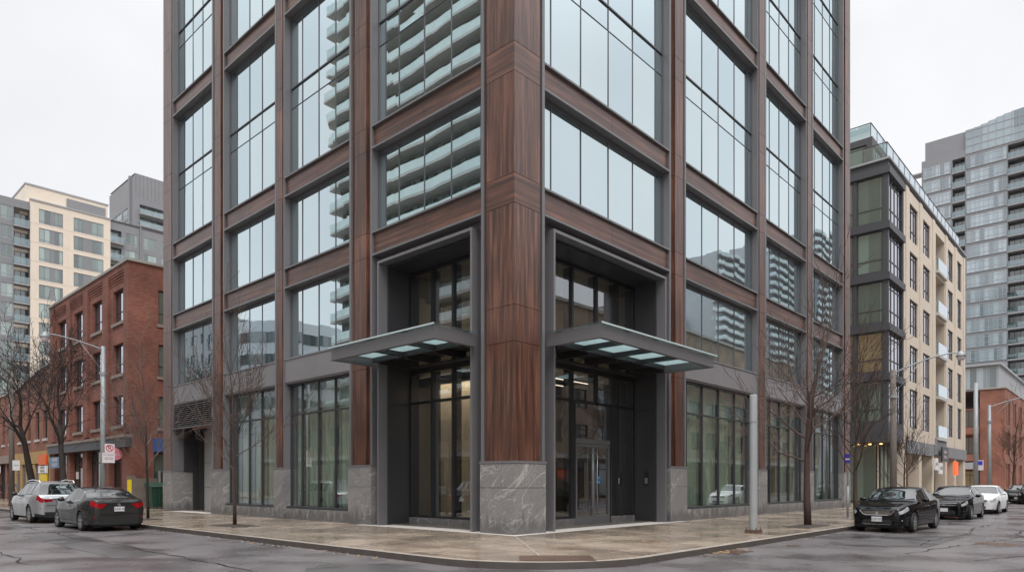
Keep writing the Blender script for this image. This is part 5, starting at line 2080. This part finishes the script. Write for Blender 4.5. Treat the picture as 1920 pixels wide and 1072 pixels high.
tree("thin bare sapling in front of the brick building's corner", -3.96, 16.6, 31, SAP, 4.0, .060, BARK_D, BARK_L)
tree("dark old bare tree with forked trunk near the grey shopfront cornice", -4.1, 27.8, 5, OLD, 4.6, .20, BARK_D, BARK_D, (-.05, .08))
tree("dark old bare tree with wide limbs at the left before the ochre shop", -4.3, 32.6, 12, OLD, 4.7, .23, BARK_D, BARK_D, (-.08, -.03))
tree("bare street tree far up the right street by the orange-red brick block", 62.0, -4.6, 44, SAP, 5.2, .10, BARK_R, BARK_R)
for nm, x, y, rx, ry in (("tree_pit", -3.46, 10.0, .62, 1.3), ("tree_pit", 10.0, -4.65, 1.5, .62), ("tree_pit", -3.96, 16.6, .5, .8)):
    mb = MB()
    n = 18
    pts = []
    for i in range(n):
        t = 2 * pi * i / n
        e = random.uniform(.85, 1.12)
        pts.append((x + rx * e * max(-.8, min(.8, 1.15 * cos(t))) , y + ry * e * max(-.8, min(.8, 1.15 * sin(t))), .006))
    mb.add(pts + [(x, y, .05)], [(i, (i + 1) % n, n) for i in range(n)])
    tag(mb.build("soil", SOIL), kind='structure')

# ------------------------------------------------------------------ poles, lamps and signs
def lamp(label, x, y, h, arm, lift, pm, r=.09, head=(0, 0), name="street_lamp", armmat=GALV, thick_top=False):
    o = thing(name, label, "street lamp", (x, y, 0))
    p = MB()
    p.path([(0, 0, 0), (0, 0, h * .5), (0, 0, h)], [r * 1.15, r, r * .8], 12)
    p.build("pole", pm, o, True, world=False)
    a = MB()
    v = Vector((arm[0], arm[1], 0))
    pts = []
    for i in range(13):
        t = i / 12
        pts.append(v * (t) + Vector((0, 0, h - .15 + lift * (sin(t * pi / 2) ** 1.0) * (1 if t < 1 else 1))))
    a.path(pts, [.038 - .012 * i / 12 for i in range(13)], 8)
    a.path([(0, 0, h - 1.1), tuple(pts[5])], .014, 5)
    ao = a.build("arm", armmat, o, True, world=False)
    e = pts[-1]
    b = MB()
    b.lathe([(0, .06), (.05, .06), (.07, .0), (.15, -.07), (.19, -.19), (.17, -.20)], 16, 'z', tuple(e))
    b.build("lamp_shade", GALV, ao, True, world=False)
    g = MB()
    g.lathe([(.17, -.20), (.15, -.28), (.08, -.34), (0, -.35)], 16, 'z', tuple(e))
    g.build("lens", SIGNWHITE, ao, True, world=False)
    c = MB()
    c.lathe([(r * 1.5, h - 1.22), (r * 1.5, h - 1.12)], 12, 'z')
    c.box(-.16, .16, -.03, .03, h - 1.2, h - 1.14)
    c.build("clamp", GALV, o, world=False)
    return o
lp = lamp("tall grey lamp post with long curved arm before the brick building", -4.6, 20.0, 7.4, (-2.15, 0), .38, GALV, .105)
lamp("weathered wooden lamp post with curved arm before the charcoal corner bay", 18.8, -5.2, 6.4, (0.9, -2.35), .75, WOODPOLE, .13)
lamp("slender grey lamp post with curved arm near the brick balconies", 44.4, -5.2, 7.0, (1.2, -2.9), .75, GALV, .12)
up = thing("utility_pole", "plain grey utility pole rising left of the slender lamp post", "pole", (39.0, -5.2, 0))
mb = MB()
mb.path([(0, 0, 0), (0, 0, 8.0)], [.16, .12], 12)
mb.build("shaft", GALV, up, True, world=False)
mb = MB()
mb.box(-.05, .0, -.42, -.02, 2.3, 2.95)
mb.build("sign_plate", SIGNWHITE, up, world=False)
mb = MB()
mb.box(-.07, -.052, -.37, -.07, 2.65, 2.9)
mb.build("sign_symbol", PURPLE, up, world=False)
up2 = thing("utility_pole", "weathered wooden utility pole at the photo's far left", "pole", (-3.7, 41.2, 0))
mb = MB()
mb.path([(0, 0, 0), (0, 0, 9.0)], [.17, .13], 12)
mb.build("shaft", WOODPOLE, up2, True, world=False)
s_ = sign_box("notice_sign", "small white notice fixed on the wooden utility pole", F(-3.7, 41.0, '-Y'), .0, .40, .0, .05, 2.3, 2.95, WHITE, "sign", "PERMIT", INK, .085)
s_ = sign_box("notice_sign", "white notice with small red marks left of the wooden utility pole", F(-4.8, 41.2, '-Y'), -.0, .5, .0, .05, 2.1, 2.55, WHITE, "sign", "Cafe", RED, .16)

pp_ = thing("pole_stub", "short pale grey capped pole on a bolted base in the right pavement", "pole", (5.5, -4.64, 0))
mb = MB()
mb.lathe([(0, 4.12), (.10, 4.12), (.11, 4.08), (.115, 2.0), (.12, .10)], 16)
mb.build("shaft", POLE_C, pp_, True, world=False)
mb = MB()
mb.prism([(-.19, -.19), (.19, -.19), (.19, .19), (-.19, .19)], 0, .10)
for a in (-.15, .15):
    for b in (-.15, .15):
        mb.lathe([(0, .16), (.018, .16), (.018, .10)], 6, c=(a, b, 0))
mb.build("base_plate", IRON, pp_, world=False)
mb = MB()
mb.lathe([(.125, 3.3), (.125, 3.34)], 14)
mb.build("strap", GALV, pp_, world=False)

ps = thing("parking_sign", "slim parking sign post with a blue panel before the end pier", "sign", (16.7, -3.96, 0))
mb = MB()
mb.path([(0, 0, 0), (0, 0, 1.35)], .05, 10)
mb.path([(0, 0, 1.35), (0, 0, 2.75)], .022, 8)
mb.box(-.11, .11, -.11, .11, 0, .02)
mb.build("post", GALV, ps, True, world=False)
mb = MB()
mb.box(-.04, -.025, -.10, .10, 2.32, 2.72)
so_ = mb.build("sign_plate", PURPLE, ps, world=False)
mb = MB()
mb.box(-.046, -.042, -.08, .08, 2.46, 2.53)
mb.build("white_band", SIGNWHITE, so_, world=False)

npk = thing("parking_sign", "white no parking sign with crossed red circle on the left lamp post", "sign", (-4.62, 19.83, 0))
rzz = R(-14)
npk.rotation_euler = (0, 0, rzz)
mb = MB()
mb.box(.02, .39, -.17, -.15, 2.80, 3.17)
mb.box(-.07, .40, -.173, -.153, 2.35, 2.785)
mb.build("sign_plate", SIGNWHITE, npk, world=False)
mb = MB()
cx, cz = .205, 2.985
for t0 in range(24):
    a, b = 2 * pi * t0 / 24, 2 * pi * (t0 + 1) / 24
    mb.quad((cx + .15 * cos(a), -.175, cz + .15 * sin(a)), (cx + .15 * cos(b), -.175, cz + .15 * sin(b)), (cx + .115 * cos(b), -.175, cz + .115 * sin(b)), (cx + .115 * cos(a), -.175, cz + .115 * sin(a)))
mb.quad((cx - .10, -.177, cz + .075), (cx - .075, -.177, cz + .10), (cx + .10, -.177, cz - .075), (cx + .075, -.177, cz - .10))
mb.build("ban_ring", RED, npk, world=False)
text("P", .24, INK, "lettering", npk, (cx, -.174, cz), (R(90), 0, 0), .0005)
text("NO PARKING", .066, INK, "lettering", npk, (.165, -.176, 2.69), (R(90), 0, 0), .0005)
text("STREET SIDE\nTOW ZONE", .058, INK, "lettering", npk, (.165, -.176, 2.53), (R(90), 0, 0), .0005)

yb = thing("bollard", "flat yellow bollard standing before the alley gate", "bollard", (-1.3, 26.9, 0))
mb = MB()
mb.box(-.09, .09, -.06, .06, 0, 1.62)
mb.box(-.075, .075, -.05, .05, 1.62, 1.66)
mb.build("post", YELLOW, yb, world=False)
mb = MB()
mb.box(-.13, .13, -.1, .1, 0, .05)
mb.build("base_plate", CONC, yb, world=False)
gb_ = thing("wheelie_bin", "dark green wheeled bin in the alley next to the office building", "bin", (.75, 28.4, 0))
mb = MB()
mb.add([(-.48, -.4, .1), (.48, -.4, .1), (.48, .4, .1), (-.48, .4, .1), (-.58, -.5, 1.25), (.58, -.5, 1.25), (.58, .5, 1.25), (-.58, .5, 1.25)],
       [(0, 3, 2, 1), (0, 1, 5, 4), (1, 2, 6, 5), (2, 3, 7, 6), (3, 0, 4, 7)])
for q in range(4):
    mb.box(-.4 + q * .24, -.34 + q * .24, -.52, -.46, .3, 1.15)
mb.build("tub", GREENBIN, gb_, world=False)
mb = MB()
mb.add([(-.62, -.55, 1.25), (.62, -.55, 1.25), (.62, .55, 1.25), (-.62, .55, 1.25), (-.6, -.5, 1.33), (.6, -.5, 1.33), (.6, .55, 1.5), (-.6, .55, 1.5)],
       [(0, 3, 2, 1), (4, 5, 6, 7), (0, 1, 5, 4), (1, 2, 6, 5), (2, 3, 7, 6), (3, 0, 4, 7)])
mb.build("lid", GREENBIN, gb_, world=False)
for sx in (-.42, .42):
    mb = MB()
    mb.lathe([(0, -.04), (.1, -.04), (.1, .04), (0, .04)], 12, 'x', (sx, .36, .1))
    mb.build("wheel", TYRE, gb_, world=False)
gt = thing("alley_gate", "dark flat gate panel closing the alley behind the bin", "gate", (1.5, 31.0 - 1.2, 0))
mb = MB()
mb.box(-.2, 3, .0, .06, .1, 2.1)
mb.build("panel", METAL_D, gt, world=False)
mb = MB()
for x in (-.2, 2.9):
    mb.box(x - .05, x + .05, -.02, .08, 0, 2.2)
mb.build("gate_post", GALV, gt, world=False)

# ironwork set in the ground
gp_o = thing("grate", "rusty ribbed iron plate set in the pavement at the rounded corner", "grate", (-3.86, -4.66, 0.004), -math.atan2(.7355, .6777))
mb = MB()
mb.box(-.74, .74, -.46, .46, -.02, .006)
mb.build("frame", IRON, gp_o, world=False)
mb = MB()
for q in range(33):
    x = -.70 + q * 1.4 / 32
    mb.box(x - .012, x + .012, -.42, .42, .0065, .018)
mb.build("ribs", IRON, gp_o, world=False)
for lb, x, y, r in (("round iron manhole cover in the right road below the black sedan", 7.6, -10.35, .42),
                    ("small round valve cover in the road left of the manhole", 3.4, -6.6, .16),
                    ("far round manhole cover beyond the second black sedan", 24.0, -9.4, .4)):
    o = thing("manhole_cover", lb, "manhole", (x, y, RZ))
    mb = MB()
    mb.lathe([(r * 1.18, .004), (r * 1.15, .012), (r * 1.02, .012), (r * 1.01, .006), (0, .006)], 28)
    mb.build("ring", IRON, o, world=False)
    mb = MB()
    k = int(r / .06)
    for i in range(-k, k + 1):
        w_ = sqrt(max(0, r * r * .85 - (i * .06) ** 2))
        if w_ > .03:
            mb.box(-w_, w_, i * .06 - .012, i * .06 + .012, .007, .013)
    mb.build("lid_ribs", IRON, o, world=False)
dg = thing("drain_grate", "iron gutter drain against the right kerb with leaves around", "drain", (.9, KY - .32, RZ))
mb = MB()
for i in range(7):
    mb.box(-.36, .36, -.24 + i * .07, -.205 + i * .07, .004, .014)
mb.box(-.4, -.36, -.28, .28, .004, .016)
mb.box(.36, .4, -.28, .28, .004, .016)
mb.build("bars", IRON, dg, world=False)

# ------------------------------------------------------------------ people far up the left pavement
def person(label, x, y, rz, top, legs, hair, stride=.22, h=1.74):
    """one continuous skinned figure; clothing colours by height bands are separate child meshes"""
    o = thing("person", label, "person", (x, y, 0), rz)
    k = h / 1.74
    J = {'hip': (0, 0, .95, .13), 'waist': (0, 0, 1.12, .125), 'chest': (0, .01, 1.32, .155), 'neck': (0, .01, 1.48, .06), 'head': (0, .03, 1.57, .09), 'crown': (0, .03, 1.68, .085)}
    E = [('hip', 'waist'), ('waist', 'chest'), ('chest', 'neck'), ('neck', 'head'), ('head', 'crown')]
    for s, f in ((1, stride), (-1, -stride)):
        n = 'r' if s > 0 else 'l'
        J['th' + n] = (s * .10, 0, .90, .10)
        J['kn' + n] = (s * .10, f * .55 + .03, .50, .07)
        J['an' + n] = (s * .10, f, .10, .05)
        J['to' + n] = (s * .11, f + .17, .04, .042)
        J['sh' + n] = (s * .20, 0, 1.40, .07)
        J['el' + n] = (s * .26, -f * .5, 1.12, .052)
        J['wr' + n] = (s * .25, -f * .9 + .08, .90, .04)
        J['ha' + n] = (s * .25, -f * 1.0 + .12, .80, .036)
        E += [('hip', 'th' + n), ('th' + n, 'kn' + n), ('kn' + n, 'an' + n), ('an' + n, 'to' + n), ('chest', 'sh' + n), ('sh' + n, 'el' + n), ('el' + n, 'wr' + n), ('wr' + n, 'ha' + n)]
    keys = list(J)
    me = bpy.data.meshes.new("body")
    me.from_pydata([(J[q][0] * k, J[q][1] * k, J[q][2] * k) for q in keys], [(keys.index(a), keys.index(b)) for a, b in E], [])
    b = bpy.data.objects.new("body", me)
    COL.objects.link(b)
    sk = b.modifiers.new("skin", 'SKIN')
    sv = me.skin_vertices[0].data if me.skin_vertices else None
    if sv:
        for i, q in enumerate(keys):
            sv[i].radius = (J[q][3] * k, J[q][3] * k * .85)
        sv[0].use_root = True
    b.modifiers.new("sub", 'SUBSURF').levels = 1
    bpy.context.view_layer.update()
    m2 = bpy.data.meshes.new_from_object(b.evaluated_get(bpy.context.evaluated_depsgraph_get()))
    bpy.data.objects.remove(b)
    skin = M("skin", (.45, .27, .2), .6, 0, .05)
    m2.materials.clear()
    for q in (top, legs, hair, skin):
        m2.materials.append(q)
    for p in m2.polygons:
        z = p.center.z / k
        p.use_smooth = True
        p.material_index = 1 if z < .93 and abs(p.center.x) < .2 * k else (3 if z > 1.49 or (z < .89) else 0)
        if z > 1.60 or (z > 1.54 and p.center.y < .0): p.material_index = 2
    m2.name = "body"
    bo = bpy.data.objects.new("body", m2)
    COL.objects.link(bo)
    bo.parent = o
    return o
CLOTH_D = M("dark_coat", (.02, .02, .022), .9, 0, .1)
CLOTH_G = M("grey_coat", (.16, .16, .17), .9, 0, .1)
person("person in a grey coat walking along the left pavement past the utility pole", -3.2, 43.5, R(170), CLOTH_G, CLOTH_D, CLOTH_D)
person("person in black walking at the photo's left edge", -4.2, 43.0, R(10), CLOTH_D, CLOTH_D, CLOTH_D, .18)
person("person in a dark coat half hidden behind the silver SUV", -2.4, 35.0, R(190), CLOTH_D, CLOTH_D, CLOTH_D, .2)

# ------------------------------------------------------------------ across the streets: what the glass mirrors
OLIVE = M("olive_balcony_wall", (0.20, 0.205, 0.185), 0.8, 0, 0.25, .5)  # olive wall colour behind the balconies
PALE_RAIL = M("pale_balcony_glass", (0.66, 0.77, 0.76), 0.15, 0, 0.1, .8)
RIPPLE = M("rippled_balcony_glass", (0.46, 0.53, 0.54), 0.2, 0, 0.1, .8)
def wavy_tower(label, ox, oy, face, width, top, floors, amp, pitch=3.0, depth=14, wallmat=OLIVE, wl=9.0, seg=1.0, group=None):
    """apartment tower whose balcony edges undulate; u runs along its front"""
    fr = F(ox, oy, face)
    o = thing("apartment_tower", label, "building", (ox, oy, 0), 0, group)
    w = MB()
    fr.box(w, 0, width, -depth, -.02, 0, top)
    w.build("wall", wallmat, o)
    n = int(width / seg)
    for k in range(floors):
        z = top - 1.5 - pitch * k
        ph = k * .35
        edge = [(-.9 + (width + 1.8) * i / n, 1.5 + amp * (sin(2 * pi * i / n * width / wl + ph) + .2 * sin(2 * pi * i / n * width / wl * 1.7 - ph))) for i in range(n + 1)]
        b = MB()
        pts = [fr.p(-.9, -1.5, 0)[:2]] + [fr.p(u, v, 0)[:2] for u, v in edge] + [fr.p(width + .9, -1.5, 0)[:2]]
        b.prism(pts, z - .28, z)
        bo = b.build("balcony", CONC_W if seg <= 1 else GREYL, o)
        r = MB()
        ring = [fr.p(-.85, -1.4, z)] + [fr.p(u, v - .05, z) for u, v in edge] + [fr.p(width + .85, -1.4, z)]
        for p, q in zip(ring, ring[1:]):
            r.quad((p[0], p[1], z + .06), (q[0], q[1], z + .06), (q[0], q[1], z + 1.08), (p[0], p[1], z + 1.08))
        r.build("balustrade", PALE_RAIL if seg <= 1 else RIPPLE, bo)
        if seg <= 1.0 and k < 26:
            for q in range(int(width / 4.2)):
                window(fr, .5 + q * 4.2, z + .05, 3.2, 2.3, -.03, [.33, .66], [], GREYD, CG_GREEN, o)
    return o
wavy_tower("tall apartment tower with wavy pale glass balconies mirrored in the windows left of the corner", -38, 26, '+X', 42, 82, 24, .10, wl=11)
far_g = "far towers mirrored in the right windows"
wavy_tower("far white tower with rippled balconies mirrored above the brown roof, leftmost mirrored tower", 196, -87, '+Y', -18, 76, 20, .8, seg=2.0) if False else None
def block(name, label, ox, oy, face, width, depth, top, wall, colw, roww, gm, sill=1.0, pitch=3.4, z0=4.6, cat="building", cap=CONC):
    fr = F(ox, oy, face)
    o = thing(name, label, cat, (ox, oy, 0))
    holes = []
    rows_n = int((top - z0 - .8) / pitch)
    cn_ = int((width - 1) / colw)
    for r in range(rows_n):
        for c in range(cn_):
            u = .8 + c * colw
            holes.append((u, u + colw * .55, z0 + r * pitch + .5, z0 + r * pitch + .5 + roww))
    w = MB()
    fr.wall(w, 0, width, 0, top, holes, .2)
    p = [fr.p(0, 0, 0)[:2], fr.p(width, 0, 0)[:2], fr.p(width, -depth, 0)[:2], fr.p(0, -depth, 0)[:2]]
    for a, b in ((1, 2), (2, 3), (3, 0)):
        w.quad((*p[a], 0), (*p[b], 0), (*p[b], top), (*p[a], top))
    w.add([(*q, top) for q in p], [(0, 1, 2, 3)])
    w.build("wall", wall, o)
    k = MB()
    fr.box(k, -.1, width + .1, -depth, .15, top + .01, top + .3)
    fr.box(k, 0, width, -.01, .2, 3.7, 4.1)
    k.build("parapet_cap", cap, o)
    for a, b, c, d in holes[:96]:
        window(fr, a, c, b - a, d - c, .18, [.5], [.5], BLACK, gm, o)
    for q in range(int(width / 5)):
        window(fr, .5 + q * 5, .2, 4, 3.2, -.06, [.33, .66], [.8], BLACK, CG_DARK, o, "shop_window")
    return o
block("brick_building", "brown brick low-rise mirrored in the right shopfronts and first-floor windows", 92, -22.0, '+Y', 76, 14, 17.6, BRICK3, 3.6, 1.9, CG_GREY)
block("stone_building", "pale stone corner building mirrored in the entrance door glass", 15.6, -22.0, '+Y', 19, 14, 14.5, CREAM, 3.2, 1.9, CG_GREY)
block("stone_building", "beige low-rise mirrored in the left entrance glass", -22.5, -2, '+X', 28, 10, 11.0, CREAM, 3.2, 1.8, CG_GREY)
block("brick_building", "tan brick low-rise mirrored in the left shopfront glass", -22.5, 26.2, '+X', 34, 10, 9.0, BRICK3, 3.4, 1.8, CG_GREY)
block("apartment_building", "pale apartment block mirrored in the farthest left first-floor window", -36, 104, '+X', 22, 14, 30, GREYL, 3.6, 1.7, CG_TEAL)
rt = thing("round_building", "round grey drum-shaped building mirrored in the third left window bay", "building", (-44, 92, 0))
mb = MB()
mb.lathe([(9, 0), (9, 26.5), (0, 26.5)], 40, c=(0, 0, 0))
mb.build("drum", GREYL, rt, True, world=False)
for z in (13, 16.4, 19.8, 23.2):
    mb = MB()
    mb.lathe([(9.03, z), (9.03, z + 1.6)], 40)
    mb.build("window_band", CG_GREY, rt, True, world=False)
for lb, x, y, wd, tp, fl_ in (("leftmost white rippled-balcony tower mirrored in the second right window bay", 205, -87, 20, 77, 20),
                              ("middle rippled-balcony tower mirrored in the third right window bay", 238, -83, 22, 88, 22),
                              ("tallest rippled-balcony tower mirrored in the last right window bay", 262, -76, 18, 97, 24)):
    wavy_tower(lb, x + wd / 2, y, '+Y', wd, tp, fl_, .28, depth=16, wallmat=GREYL, wl=11, seg=1.6, group=None)
block("apartment_building", "low pale far block mirrored left of the rippled towers in the second right bay", 196, -100, '+Y', 30, 14, 57, GREYL, 4.2, 1.8, CG_TEAL, pitch=3.2)
